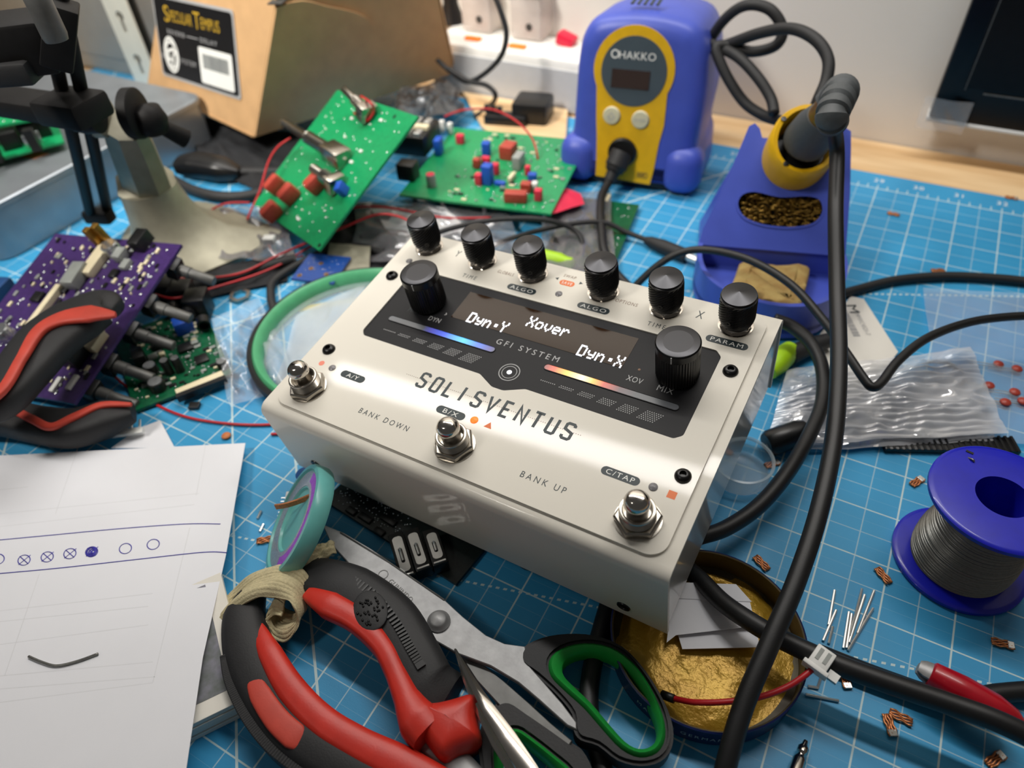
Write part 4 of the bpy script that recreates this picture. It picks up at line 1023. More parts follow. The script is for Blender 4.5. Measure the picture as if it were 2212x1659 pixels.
for (px, py), m_, w_, d_, h_ in (((947, 312), 'comp_blue', 5, 9, 12), ((994, 298), 'comp_pink', 6, 5, 7), ((1050, 318), 'comp_blue', 6, 6, 10), ((1050, 345), 'comp_pink', 6, 4, 6), ((1053, 372), 'comp_blue', 7, 7, 14), ((1034, 384), 'comp_pink', 5, 5, 8), ((1070, 362), 'comp_pink', 5, 5, 8), ((1030, 350), 'comp_red', 5, 5, 7),
        ((1098, 322), 'comp_red', 10, 12, 10), ((1120, 344), 'comp_grey', 6, 12, 10), ((1140, 366), 'comp_pink', 4, 4, 7), ((1114, 422), 'comp_red', 15, 7, 7), ((1136, 402), 'comp_red', 7, 6, 7), ((1163, 418), 'comp_pink', 5, 5, 8), ((1105, 382), 'comp_cream', 3, 9, 4), ((1150, 380), 'comp_blue', 6, 5, 5), ((935, 270), 'comp_pink', 4, 4, 6), ((955, 270), 'comp_white', 4, 4, 9), ((972, 275), 'comp_white', 4, 4, 9), ((1080, 395), 'comp_blue', 8, 4, 3), ((1155, 400), 'comp_white', 4, 5, 6)):
    x, y = BF.at(px, py, h_ * .6); BF.box('component', m_, x, y, w_, d_, h_, random.uniform(-8, 8), .8)
BF.pads([(random.uniform(30, BF.L - 4), random.uniform(3, BF.W - 3)) for _ in range(110)], .8, .8)
for fx, fy in ((8, 6), (BF.L - 6, 5), (30, 4), (60, 5), (BF.L - 8, BF.W - 8)):
    MB().lathe([(1.6, -15.2), (1.6, -1.6)], 10, BF.M @ T((fx, fy, 0))).build('standoff', 'steel', BF.t, 60)

# purple board tilted over a dark green one, potentiometers underneath
pa = G(160, 872, 14); pbb = G(392, 528, 40); pdd = G(-70, 742, 12)
BP = Board('purple_board', 'purple circuit board tilted over a dark green board, shafts below it', pa, Gd(pa, pbb), Gd(pa, pdd), 1.8, 'pcb_purple')
for px, py in ((355, 560), (300, 640), (262, 700), (215, 770), (180, 828)):
    x, y = BP.at(px, py); BP.pot(max(7, x), 6, 0, 27, 'steel_dull', 'comp_black', -1, 0, 112)
for (px, py), m_, w_, d_, h_, rot in (((210, 555), 'comp_cream', 26, 8, 5, 0), ((95, 660), 'comp_cream', 30, 4, 4, 0), ((160, 592), 'comp_grey', 16, 9, 7, 5), ((300, 515), 'comp_black', 12, 8, 8, 0), ((205, 735), 'comp_cream', 12, 6, 5, 0), ((238, 735), 'comp_black', 9, 6, 6, 0), ((150, 762), 'comp_black', 11, 11, 9, 0), ((270, 570), 'comp_grey', 7, 5, 3, 0), ((258, 548), 'comp_grey', 8, 6, 6, 0), ((120, 830), 'comp_white', 9, 3, 2, 0), ((155, 825), 'comp_white', 9, 3, 2, 0), ((80, 640), 'comp_black', 7, 7, 2, 0), ((245, 590), 'comp_black', 6, 5, 2, 0), ((140, 620), 'comp_black', 8, 6, 2, 0)):
    x, y = BP.at(px, py, h_ * .7)
    if BP.inb(x, y, 0): BP.box('component', m_, x, y, w_, d_, h_, rot, .5)
for px in ((205, 516), (222, 508)):
    x, y = BP.at(*px, 8); BP.box('pin_header', 'gold_tip', x, y, 4, 4, 16, 0, .3)
for (px, py) in ((6, 718), (240, 535)):
    x, y = BP.at(px, py, 5); BP.cap('electrolytic', 'solder', x, y, 5, 8)
pp = []
for px, py in ((320, 530), (340, 536), (330, 548), (360, 540), (322, 575), (300, 590), (330, 570), (290, 600), (282, 628), (272, 645), (345, 520), (365, 525), (240, 692), (220, 712), (190, 740), (150, 740), (175, 800), (140, 815), (120, 850), (185, 830), (100, 860), (70, 690), (60, 700), (100, 620), (180, 600), (130, 640), (45, 690), (20, 700)):
    pp.append(BP.at(px, py))
pp += [(random.uniform(4, BP.L - 4), random.uniform(4, BP.W - 4)) for _ in range(120)]
BP.pads(pp, 1.0, .5)
BP.bits(60, 5)
a0 = G(290, 888, 3.0); b0_ = G(502, 806, 3.0); d0_ = G(215, 735, 3.0)
BD = Board('module_board', 'dark green circuit board with silver cans and a white ribbon connector', a0, Gd(a0, b0_), Gd(a0, d0_), 1.6, 'pcb_green_dark')
for (px, py), r_, h_ in (((325, 795), 3.6, 6), ((338, 830), 4.2, 6), ((480, 785), 3.0, 5)):
    x, y = BD.at(px, py, h_ * .6); BD.cap('electrolytic', 'comp_black', x, y, r_, h_)
for (px, py) in ((362, 795), (385, 790)):
    x, y = BD.at(px, py, 4); BD.cap('electrolytic', 'comp_black', x, y, 2.4, 10)
x, y = BD.at(432, 828, 3); cn = BD.box('ribbon_connector', 'comp_cream', x, y, 25, 4.5, 4, 2, .4)
MB().box((x, y - 3.6, 2), (26, 3, 4), BD.M).build('connector_latch', 'comp_black', cn)
for (px, py), m_, w_, d_, h_ in (((435, 775), 'comp_black', 7, 7, 1.6), ((400, 750), 'comp_black', 8, 7, 2), ((395, 700), 'comp_blue', 10, 8, 8), ((345, 740), 'comp_black', 9, 7, 4), ((300, 770), 'comp_black', 6, 10, 8), ((420, 740), 'comp_grey', 4, 3, 2), ((405, 770), 'comp_grey', 3, 2, 1), ((360, 830), 'comp_grey', 4, 2, 1), ((440, 800), 'comp_grey', 3, 2, 1), ((330, 770), 'comp_grey', 5, 4, 2), ((350, 765), 'comp_cream', 3, 3, 2)):
    x, y = BD.at(px, py, h_ * .6)
    if BD.inb(x, y, 0): BD.box('component', m_, x, y, w_, d_, h_, random.uniform(-5, 5), .3)
BD.pads([(random.uniform(3, BD.L - 3), random.uniform(3, BD.W - 3)) for _ in range(130)], .55, .35)
for px, py in ((380, 640), (430, 640), (455, 660)):       # black jacks beside it
    pass
jb = thing('jack_row', 'black jack sockets standing behind the dark green board', 'connector', G(410, 665, 0))
for i, (px, py) in enumerate(((372, 632), (405, 640), (438, 660))):
    MB().box((0, 0, .0075), (.013, .014, .015), T(G(px, py + 18, 0)) @ Rz(35), bev=.0008).build('socket_body', 'comp_black', jb, 40)
    MB().lathe([(.004, 0), (.004, .006), (.0028, .006), (.0028, .002)], 16, axis(G(px, py + 18, 8), Vector((.7, -.6, 0)))@T((0, 0, .006))).build('socket_mouth', 'comp_black', jb, 40)

BD.bits(35, 8)
BG.bits(12, 3, ms=('comp_white',)); BF.bits(26, 4, x0=30); BS.bits(20, 9) if 'BS' in globals() else None
# dark circuit board under the front of the pedal, with spring contacts
a0 = G(700, 1080, 2.2); b0_ = G(985, 1262, 2.2); d0_ = G(800, 985, 2.2)
BK = Board('jack_board', 'dark circuit board with shiny spring contacts under the pedal front edge', a0, Gd(a0, b0_), Gd(a0, d0_), 1.6, 'pcb_black')
for (xa, ya), (xb, yb) in (((856, 1160), (878, 1234)), ((890, 1152), (912, 1218)), ((930, 1152), (948, 1206))):
    pa_ = G(xa, ya, 9.5); pb_ = G(xb, yb, 9.5); lc = (pb_ - pa_).length; CF_ = frame((pa_ + pb_) / 2, Vector((0, 0, 1)).cross(pb_ - pa_) * -1, -(pb_ - pa_)) @ S; lc /= MM
    if (CF_.to_3x3() @ Vector((0, 0, 1))).z < 0: CF_ = CF_ @ Ry(180)
    hb = MB().box((0, 0, -3.6), (6.4, lc + 5, 6.6), CF_, bev=.4).build('contact_housing', 'comp_black', BK.t, 40)
    MB().holed(rrect(-2.1, -lc / 2, 2.1, lc / 2, 1.6), [rrect(-.8, -lc * .26, .8, lc * .16, .75)], -.4, .2, CF_).build('spring_contact', 'tinned', hb)
    MB().tube([CF_ @ Vector((0, -lc * .2, .3)), CF_ @ Vector((0, 0, 1.2)), CF_ @ Vector((0, lc * .14, .4))], .0005, 6).build('spring_tongue', 'tinned', hb)
    MB().box((0, -lc / 2 - 1.6, 0), (5.0, .7, .8), CF_).build('contact_tail', 'tinned', hb)
for px, py, w_ in ((760, 1105, 5), (790, 1120, 7), (820, 1150, 5), (770, 1140, 4), (840, 1125, 8)):
    x, y = BK.at(px, py)
    if BK.inb(x, y, 0): BK.box('component', 'comp_black', x, y, w_, 3, 1.2, 0, .2)
BK.pads([(random.uniform(3, BK.L * .55), random.uniform(3, BK.W * .6)) for _ in range(150)], .42, .3)

# small blue board with gold pads near the rim
a0 = G(628, 602, 9); b0_ = G(720, 612, 9); d0_ = G(650, 545, 9)
BB = Board('blue_board', 'small blue circuit board with gold pads behind the green-rimmed lens', a0, Gd(a0, b0_), Gd(a0, d0_), 1.4, 'pcb_blue')
for x, y in ((4, 4), (12, 18), (20, 8), (BB.L - 4, 5), (8, 12)):
    MB().lathe([(1.5, 0), (1.5, .15), (.7, .15), (.7, 0)], 14, BB.M @ T((x, y, 0))).build('gold_pad', 'gold_tip', BB.t)
BB.pads([(random.uniform(2, BB.L - 2), random.uniform(2, BB.W - 2)) for _ in range(25)], .4, .2)

# another board inside a smoky bag, right of the crowded board
a0 = G(1165, 560, 4); b0_ = G(1322, 585, 4); d0_ = G(1175, 415, 4)
BS = Board('bagged_board', 'dark green circuit board in a smoky bag in front of the station', a0, Gd(a0, b0_), Gd(a0, d0_), 1.6, 'pcb_green_dark')
for (px, py), m_, w_, d_, h_ in (((1310, 430), 'comp_cream', 4, 10, 4), ((1302, 460), 'comp_grey', 5, 5, 2), ((1268, 470), 'comp_grey', 4, 4, 2), ((1240, 500), 'comp_grey', 7, 3, 2), ((1305, 540), 'comp_white', 3, 8, 4), ((1210, 520), 'comp_black', 9, 9, 2), ((1290, 500), 'comp_grey', 3, 3, 2), ((1304, 520), 'comp_grey', 5, 4, 2)):
    x, y = BS.at(px, py, h_ * .6)
    if BS.inb(x, y, 0): BS.box('component', m_, x, y, w_, d_, h_, 0, .3)
BS.pads([(random.uniform(3, BS.L - 3), random.uniform(3, BS.W - 3)) for _ in range(90)], .6, .4)

# ---- crumpled films
def sheet(name, m, corners, amp, freq, seed, label=None, cat=None, parent=None, nu=40, nv=30, lift=0.0, ridge=0.0, floor=.0012, streak=0.0, smooth=180, kstreak=34):
    """corners: four world points in order; a crumpled sheet between them"""
    a, b, c, d = [Vector(p) for p in corners]
    def fn(u, v):
        p = (a * (1 - u) + b * u) * (1 - v) + (d * (1 - u) + c * u) * v
        q = Vector((u * freq, v * freq, seed))
        h = noise.noise(q) + .5 * noise.noise(q * 2.1) + (ridge * (1 - abs(noise.noise(q * 1.7 + Vector((5, 2, 0)))) * 2) if ridge else 0)
        if streak: h += streak * abs(math.sin(v * kstreak + 3.5 * noise.noise(Vector((u * 2.2, v * 3, seed))))) * max(0, .35 + 1.3 * noise.noise(Vector((u * 4, v * 3.5, seed + 3))))
        e = min(1, 6 * min(u, 1 - u, v, 1 - v) + .25)
        hz = amp * h * e + lift * math.sin(PI * u) * math.sin(PI * v)
        p = p + Vector((amp * .5 * noise.noise(q + Vector((9, 1, 4))), amp * .5 * noise.noise(q + Vector((3, 7, 8))), hz))
        p.z = max(p.z, floor)
        return p
    o = MB().grid(fn, nu, nv).build(name, m, parent, smooth)
    if label: tag(o, label, cat)
    return o
sheet('antistatic_bag', 'bag_smoke', [G(1160, 590, 7), G(1330, 600, 7), G(1318, 410, 7), G(1180, 420, 8)], .0022, 3.5, 2.2, 'smoky translucent antistatic bag over the board in front of the station', 'bag')
sheet('antistatic_bag', 'bag_dark', [G(850, 262, 30), G(1010, 240, 12), G(975, 172, 14), G(860, 190, 30)], .008, 4, 5.7, 'dark antistatic bag crumpled below the right side of the carton', 'bag')
sheet('antistatic_bag', 'bag_smoke', [G(760, 560, 4), G(1130, 590, 10), G(1100, 440, 8), G(770, 435, 10)], .006, 4, 1.3, 'grey translucent bag behind the row of knurled knobs', 'bag')
sheet('black_bag', 'black_matte', [G(425, 340, 4), G(610, 452, 4), G(668, 296, 8), G(410, 246, 8)], .006, 4, 8.1, 'black crumpled bag in the shadow under the carton', 'bag')
sheet('antistatic_bag', 'bag_smoke', [G(450, 560, 6), G(640, 560, 6), G(600, 440, 8), G(470, 450, 6)], .005, 4, 4.4, 'grey wrinkled bag lying against the vise foot', 'bag')
sheet('plastic_bag', 'bag_clear', [G(500, 880, 3), G(640, 820, 4), G(560, 640, 5), G(455, 690, 12)], .006, 3, 6.2, 'clear plastic bag lying beside the dark green board', 'bag')
sheet('dark_sheet', 'black_matte', [G(690, 565, 3), G(868, 590, 3), G(900, 446, 5), G(705, 432, 4)], .004, 5, 9.4, 'black crumpled sheet lying between the propped board and the pedal', 'cloth')  # matte black sheet covering the mat between board and pedal
sheet('dark_sheet', 'black_matte', [G(330, 668, 2), G(620, 606, 2), G(640, 540, 3), G(400, 592, 3)], .0025, 5, 10.4, 'black crumpled strip under the red wires beside the vise', 'cloth')  # matte black strip covering the mat below the wires
sheet('webbing_scrap', 'cast_metal', [G(700, 596, 6), G(796, 600, 6), G(800, 532, 8), G(712, 524, 8)], .001, 3, 11.4, 'olive woven webbing scrap behind the green-rimmed lens', 'webbing', nu=20, nv=20)
sheet('plastic_bag', 'bag_bright', [G(800, 452, 8), G(884, 548, 8), G(1030, 520, 8), G(960, 446, 10)], .003, 4, 13.4, 'pale plastic bag edge behind the leftmost knurled knob', 'bag')
sheet('sticker_sheet', 'comp_pink', [G(1192, 462, 14), G(1262, 440, 11), G(1254, 418, 11), G(1166, 384, 16)], .001, 2, 3.3, 'red warning sticker lying beside the crowded green board', 'sticker', nu=8, nv=8)

# ---- green rimmed lens
pA, pB, pC = G(541, 740, 8), G(812, 582, 8), G(600, 866, 8)
ax_, ay_, bx_, by_, cx_, cy_ = pA.x, pA.y, pB.x, pB.y, pC.x, pC.y
dd = 2 * (ax_ * (by_ - cy_) + bx_ * (cy_ - ay_) + cx_ * (ay_ - by_))
ux_ = ((ax_**2 + ay_**2) * (by_ - cy_) + (bx_**2 + by_**2) * (cy_ - ay_) + (cx_**2 + cy_**2) * (ay_ - by_)) / dd
uy_ = ((ax_**2 + ay_**2) * (cx_ - bx_) + (bx_**2 + by_**2) * (ax_ - cx_) + (cx_**2 + cy_**2) * (bx_ - ax_)) / dd
RR = math.hypot(ax_ - ux_, ay_ - uy_)
ln_ = thing('magnifier', 'round lens with green and black rim lying half under the pedal', 'magnifier', (ux_, uy_, 0))
MR = T((ux_, uy_, 0))
MB().lathe([(RR - .0005, .001), (RR + .0006, .003), (RR + .0008, .009), (RR - .0010, .0105), (RR - .0022, .0095), (RR - .0022, .001)], 96, MR, cap0=False, cap1=False).build('outer_rim', 'rubber_dull', ln_, 50)
MB().lathe([(RR - .0023, .001), (RR - .0023, .0100), (RR - .0036, .0115), (RR - .0062, .0100), (RR - .0075, .006), (RR - .0075, .0012)], 96, MR, cap0=False, cap1=False).build('inner_rim', 'ring_green', ln_, 50)
MB().lathe([(RR - .0075, .0045), (RR * .5, .0058), (0, .0064)], 72, MR, cap0=False).build('lens', 'lens_clear', ln_, 180)
tag(MB().box((0, 0, .0006), (.060, .0045, .0004), T(G(705, 660, 0)) @ Rz(40)).build('yellow_strip', 'yellow_tape', None), 'thin yellow strip lying under the green-rimmed lens', 'tape')
sheet('plastic_bag', 'bag_bright', [G(590, 850, 2), G(760, 800, 2), G(790, 610, 2), G(640, 680, 2)], .002, 3, 12.2, 'pale plastic bag seen through the green-rimmed lens', 'bag')

# ================================================================ foreground
def pxy(pts, z): return [tuple(G(x, y, z).xy) for x, y in pts]
def ccw(p):
    a = sum(p[i][0] * p[(i + 1) % len(p)][1] - p[(i + 1) % len(p)][0] * p[i][1] for i in range(len(p)))
    return p if a > 0 else p[::-1]
# ---- sheet of paper with a pen drawing
p1, p2, p3 = G(530, 957, 5), G(402, 1662, 15.5), G(-60, 985, 4)
pn = (p2 - p1).cross(p3 - p1).normalized()
if pn.z < 0: pn = -pn
def PP(x, y, h=0.0): return GP(x, y, p1 + pn * h * MM, pn)
pap = thing('paper_sheet', 'white sheet of paper with a blue pen drawing of two lines and circles', 'paper', p1)
PF = frame(p1, p3 - p1, p2 - p1)
if PF.to_3x3().col[2].z < 0: PF = frame(p1, p2 - p1, p3 - p1)
outl = [(PF.inverted() @ PP(x, y)) for x, y in ((530, 957), (-120, 990), (-200, 1760), (385, 1760), (402, 1662), (438, 1420), (488, 1198))]
MB().prism(ccw([(p.x, p.y) for p in outl]), -.0003, 0, PF).build('sheet', 'paper', pap)
def ink(pts, r, name='ink_mark', m_='ink_blue', n=8):
    return MB().tube([PP(p.x, p.y, .05) for p in spl([(x, y, 0) for x, y in pts], n)], r * MM, 5).build(name, m_, pap, 180)
ink([(-60, 1172), (90, 1158), (260, 1142), (400, 1132), (476, 1132)], .22, 'ink_line')
ink([(-60, 1244), (120, 1228), (300, 1208), (440, 1193), (490, 1194)], .22, 'ink_line')
def ring(cx, cy, rx=13, ry=11, turns=1.1, tilt=.5):
    return [(cx + rx * math.cos(a) + tilt * 4 * math.sin(a), cy - ry * math.sin(a)) for a in [2 * PI * turns * k / 14 + .6 for k in range(15)]]
for cx, cy in ((-4, 1208), (52, 1210), (102, 1203), (151, 1196), (198, 1192), (271, 1185), (331, 1176)): ink(ring(cx, cy), .2, 'ink_circle', n=3)
for cx, cy in ((52, 1210), (102, 1203), (151, 1196), (198, 1192)):
    ink([(cx - 12, cy + 10), (cx + 14, cy - 11)], .18, 'ink_cross', n=2); ink([(cx - 9, cy - 8), (cx + 9, cy + 8)], .18, 'ink_cross', n=2)
for k in range(3): ink(ring(198 + k * 1.5, 1192, 10 - 3 * k, 9 - 3 * k, 1.4), .34, 'ink_scribble', n=3)
for a, b in (((-20, 1112), (430, 1066)), ((-20, 1140), (420, 1090)), ((-20, 1060), (60, 1052)), ((-20, 1322), (330, 1282)), ((-20, 1345), (320, 1310)), ((-20, 1395), (320, 1350)), ((-20, 1462), (330, 1430)), ((-20, 1490), (335, 1462)), ((-20, 1520), (330, 1475)), ((444, 962), (424, 1070)), ((410, 1140), (330, 1475)), ((170, 962), (120, 1110)), ((85, 1240), (10, 1460))):
    la, lb_ = PF.inverted() @ PP(*a), PF.inverted() @ PP(*b)
    MB().stroke([(la.x, la.y), (lb_.x, lb_.y)], .00035, 0, .000012, PF).build('faint_rule', 'ink_faint', pap)
wr = MB().tube([PP(p.x, p.y, .6) for p in spl([(62, 1418, 0), (90, 1430, 0), (122, 1438, 0), (165, 1429, 0), (212, 1412, 0)], 6)], .0005, 8)
tag(wr.build('solder_offcut', 'solder_wire', None, 180), 'bent piece of thin solder wire lying on the white paper', 'wire')
# folded booklet under it
kc = G(542, 1503, 10.5); ku = G(300, 1632, 10.5) - kc; kv = G(476, 1236, 10.5) - kc
KF = frame(kc, kv, ku); bl, bw = kv.length, (KF.inverted() @ (kc + ku)).y
sgn = 1 if KF.to_3x3().col[2].z > 0 else -1
bk = thing('photo_booklet', 'stack of printed photo cards under the white paper', 'booklet', kc)
for k in range(4):
    z1 = -k * .0027; z0 = z1 - .0024
    MB().box((bl / 2 - .0004 * (k % 2), bw / 2 + .0005 * k, sgn * (z0 + z1) / 2), (bl, bw, .0024), KF, bev=.0002).build('card', 'paper_cream', bk)
MB().box((bl * .53, bw * .58, sgn * .00008), (bl * .84, bw * .82, .0001), KF).build('photo', 'photo_print', bk)
# small slip and a comb of pins beyond the paper
tag(MB().prism(ccw(pxy([(240, 968), (300, 925), (346, 908), (378, 968)], .6)), .0004, .0007).build('paper_slip', 'paper', None), 'small white paper slip sticking out behind the drawn sheet', 'paper')
hd_ = thing('pin_strip', 'row of loose silver header pins behind the paper below the plier handles', 'connector', G(240, 950, 0))
for k in range(9):
    p = G(165 + k * 17, 962 - k * 3.5, 2); q = G(158 + k * 18, 938 - k * 4, 7)
    MB().tube([p, q], .0006, 6).build('pin', 'tinned', hd_)
MB().box((0, 0, 0), (.034, .003, .0028), frame((G(160, 948, 4) + G(310, 930, 4)) / 2, G(310, 930, 4) - G(160, 948, 4), (0, 1, .3))).build('pin_carrier', 'comp_white', hd_)

# ---- swept tool handles
def sweep(path, prof_w, prof_h, seg=16):
    """soft bar: path of world points, half widths and half heights in mm"""
    n = len(path); rings = []
    for i in range(n):
        t = (path[min(i + 1, n - 1)] - path[max(i - 1, 0)]); t.z = 0; t.normalize(); sd = Vector((-t.y, t.x, 0))
        w_ = prof_w[i] * MM; h_ = prof_h[i] * MM; r = []
        for k in range(seg):
            a = 2 * PI * k / seg; ca, sa = math.cos(a), math.sin(a)
            ex = .62
            r.append(path[i] + sd * (w_ * math.copysign(abs(ca) ** ex, ca)) + Vector((0, 0, h_ * math.copysign(abs(sa) ** ex, sa))))
        rings.append(r)
    return loft(MB(), rings)
def lerp_list(vals, n):
    out = []
    for i in range(n):
        t = i / (n - 1) * (len(vals) - 1); k = min(int(t), len(vals) - 2); out.append(vals[k] + (vals[k + 1] - vals[k]) * (t - k))
    return out
def bar_px(pts, ws, hs, n=7):
    p = spx(pts, n); return sweep(p, lerp_list(ws, len(p)), lerp_list(hs, len(p)))
pl2 = thing('pliers', 'large red and black handled pliers lying open in the foreground', 'pliers', G(800, 1560, 0))
bar_px([(552, 1278, 8), (530, 1330, 9), (536, 1390, 9), (558, 1452, 9), (598, 1522, 9), (652, 1584, 9), (726, 1636, 9), (810, 1682, 9), (910, 1730, 9)], [4, 7.6, 8.8, 9.6, 9.8, 10, 10, 9, 7], [4, 6.5, 7.5, 8, 8, 8, 8, 7.6, 6]).build('left_grip', 'tool_black', pl2, 50)
bar_px([(556, 1352, 13), (584, 1412, 14.5), (632, 1492, 14.5), (700, 1562, 14), (780, 1612, 13.4), (868, 1656, 12.6), (966, 1712, 12)], [2, 4.2, 5.0, 5.2, 5.4, 6.0, 6], [1.5, 3.6, 4.2, 4.2, 4.4, 4.6, 4]).build('left_red_strip', 'tool_red', pl2, 50)
bar_px([(545, 1458, 15.6), (562, 1500, 16.6), (598, 1554, 16.6), (636, 1590, 16.4), (654, 1603, 15.8)], [2.2, 3.6, 4.0, 4.2, 2.6], [.6, 1.3, 1.3, 1.3, .6]).build('red_inlay', 'tool_red_matte', pl2, 50)
pth = spx([(496, 1428, 10), (506, 1482, 10), (538, 1552, 10), (592, 1622, 10), (672, 1684, 10)], 9); acc = 0; last = pth[0]; k = 0
for i in range(0, len(pth), 1):
    t = pth[min(i + 1, len(pth) - 1)] - pth[max(i - 1, 0)]
    for sgn_ in (0, .5):
        p = pth[i] if not sgn_ or i == len(pth) - 1 else (pth[i] + pth[i + 1]) / 2
        MB().box((0, 0, 0), (.0013, .0040, .010), frame(p, t, Vector((-t.y, t.x, 0))), bev=.0004).build('grip_rib', 'tool_black', pl2)
bar_px([(626, 1256, 10), (680, 1254, 11), (762, 1284, 12), (846, 1346, 12), (894, 1424, 12), (926, 1490, 11), (968, 1522, 9)], [5, 8.5, 10.5, 10.4, 10.2, 10.6, 11], [5, 7.5, 8, 8.4, 8.4, 8, 6]).build('right_grip', 'tool_black', pl2, 50)
bar_px([(664, 1282, 16), (712, 1308, 18), (772, 1342, 18), (826, 1398, 17), (856, 1456, 16), (880, 1512, 15), (905, 1560, 14), (930, 1590, 13)], [2.5, 5.0, 4.4, 3.8, 3.8, 4.6, 7, 7], [2, 3.6, 3.6, 4.2, 5, 6.2, 8, 8]).build('right_red_strip', 'tool_red', pl2, 50)
poly = ccw(pxy(spl2([(884, 1506), (930, 1514), (975, 1506), (1018, 1494), (1036, 1510), (1030, 1545), (1038, 1588), (1020, 1606), (985, 1620), (955, 1636), (925, 1606), (898, 1560)], 3, closed=True), 18))
gcx = sum(p[0] for p in poly) / len(poly); gcy = sum(p[1] for p in poly) / len(poly)
loft(MB(), [[(x, y, z_) for x, y in offset_poly(poly, o_)] for o_, z_ in ((-.002, .003), (0, .006), (0, .015), (-.0008, .0180), (-.0022, .0196))] + [[(gcx + (x - gcx) * k_, gcy + (y - gcy) * k_, z_) for x, y in offset_poly(poly, -.0022)] for k_, z_ in ((.85, .0203), (.5, .0209), (.15, .0211))]).build('red_guard', 'tool_red', pl2, 60)
rib = spx([(760, 1252, 19), (810, 1288, 20), (855, 1345, 20.5), (885, 1398, 20.5), (910, 1440, 20)], 8)
for i in range(len(rib)):
    t = rib[min(i + 1, len(rib) - 1)] - rib[max(i - 1, 0)]
    MB().box((0, 0, 0), (.0008, .0032, .0014), frame(rib[i], t, Vector((-t.y, t.x, 0)))).build('grip_rib', 'comp_black', pl2)
pc_ = G(800, 1318, 21.2)
emb = MB().lathe([(7.4, -.8), (7.2, .2), (6.6, .5), (0, .6)], 28, T(pc_) @ Rz(-35) @ Matrix.Diagonal((1.15, .85, 1, 1)) @ S).build('raised_emblem', 'tool_black', pl2, 40)
random.seed(4); mbb = MB()
for k in range(40):
    a = random.uniform(0, 6.28); r_ = 6 * math.sqrt(random.random())
    mbb.lathe([(.6, 0), (.4, .5), (0, .6)], 6, T(pc_) @ Rz(-35) @ Matrix.Diagonal((1.1, .8, 1, 1)) @ S @ T((r_ * math.cos(a), r_ * math.sin(a), .5)))
stuff(mbb.build('emblem_texture', 'rubber', emb, 180))
bar_px([(935, 1600, 9), (985, 1665, 8), (1040, 1740, 8)], [5, 6.5, 8], [3, 4, 4.5]).build('jaw_arm', 'steel', pl2, 50)

# ---- cloth scrap wrapped round the handle tips
D1 = G(618, 1212, 20) - G(580, 1290, 20)
cpath = spl([G(438, 1380, 3), G(468, 1352, 8), G(508, 1318, 13), G(550, 1294, 17), G(592, 1288, 19), G(630, 1306, 18), G(645, 1346, 13), G(618, 1386, 8), G(588, 1376, 6), G(575, 1350, 9), G(588, 1326, 12), G(606, 1330, 14)], 9)
def clothf(u, v):
    i = u * (len(cpath) - 1); k = min(int(i), len(cpath) - 2); p = cpath[k].lerp(cpath[k + 1], i - k)
    wv = .00018 * math.sin(v * 60 + 2 * math.sin(u * 5)) + .0032 * noise.noise(Vector((u * 7, v * 2.4, 2))) * min(1, u * 8 + .2)
    q = p + D1 * (v * (1.0 - .35 * u) + (.035 * noise.noise(Vector((u * 22, 0, 7))) if v < .02 else 0))
    return q + Vector((0, 0, wv + .001 * math.sin(v * 3)))
cl = MB().grid(clothf, 90, 34).build('cloth_scrap', 'cloth', None, 180)
md = cl.modifiers.new('thick', 'SOLIDIFY'); md.thickness = .0011; md.offset = 0
tag(cl, 'rolled scrap of beige ribbed cloth draped over the plier handle tips', 'cloth')
def clothg(u, v):
    p = (G(632, 1236, 18) * (1 - u) + G(728, 1196, 15) * u) * (1 - v) + (G(652, 1182, 20) * (1 - u) + G(724, 1172, 12) * u) * v
    return p + Vector((0, 0, .004 * math.sin(PI * v) + .0025 * noise.noise(Vector((u * 6, v * 5, 3)))))
cl2 = MB().grid(clothg, 30, 20).build('cloth_scrap', 'cloth', None, 180)
md = cl2.modifiers.new('thick', 'SOLIDIFY'); md.thickness = .0011
tag(cl2, 'frayed end of beige cloth under the teal braid wheel', 'cloth')
th_ = MB().tube(spx([(458, 1360, 9), (446, 1366, 6), (438, 1362, 5), (436, 1372, 4), (442, 1380, 3)], 4), .0003, 5)
tag(th_.build('loose_thread', 'cloth', None, 180), 'curled loose thread at the corner of the beige cloth', 'thread')

# ---- scissors
sc = thing('scissors', 'steel scissors with black and green handle loops below the pedal', 'scissors', G(1100, 1450, 0))
def plate(pts, ztop, th, name, m_, inset=.0004, parent=None, hole=None):
    z1 = ztop * MM; p = ccw(pxy(pts, ztop))
    if hole: return MB().holed(p, [ccw(pxy(hole, ztop))], z1 - th * MM, z1).build(name, m_, parent, 40)
    return MB().prism(p, z1 - th * MM, z1, inset=inset).build(name, m_, parent, 40)
plate([(696, 1132), (742, 1150), (800, 1184), (870, 1232), (950, 1286), (1000, 1332), (1050, 1372), (1090, 1390), (1134, 1396), (1145, 1440), (1180, 1480), (1215, 1520), (1245, 1560), (1246, 1576), (1225, 1566), (1165, 1512), (1120, 1474), (1060, 1438), (990, 1412), (930, 1378), (880, 1336), (820, 1280), (760, 1224), (716, 1176)], 13.5, 2.2, 'upper_blade', 'steel', .0003, sc)
MB().tube([G(735, 1150, 13.7), G(840, 1214, 13.7), G(960, 1296, 13.7)], .0003, 5).build('blade_bevel', 'steel_dull', sc)
plate([(990, 1408), (1040, 1432), (1085, 1468), (1140, 1516), (1190, 1562), (1236, 1600), (1228, 1612), (1195, 1608), (1140, 1580), (1085, 1530), (1030, 1470)], 10.8, 2.0, 'lower_blade', 'steel_dull', .0003, sc)
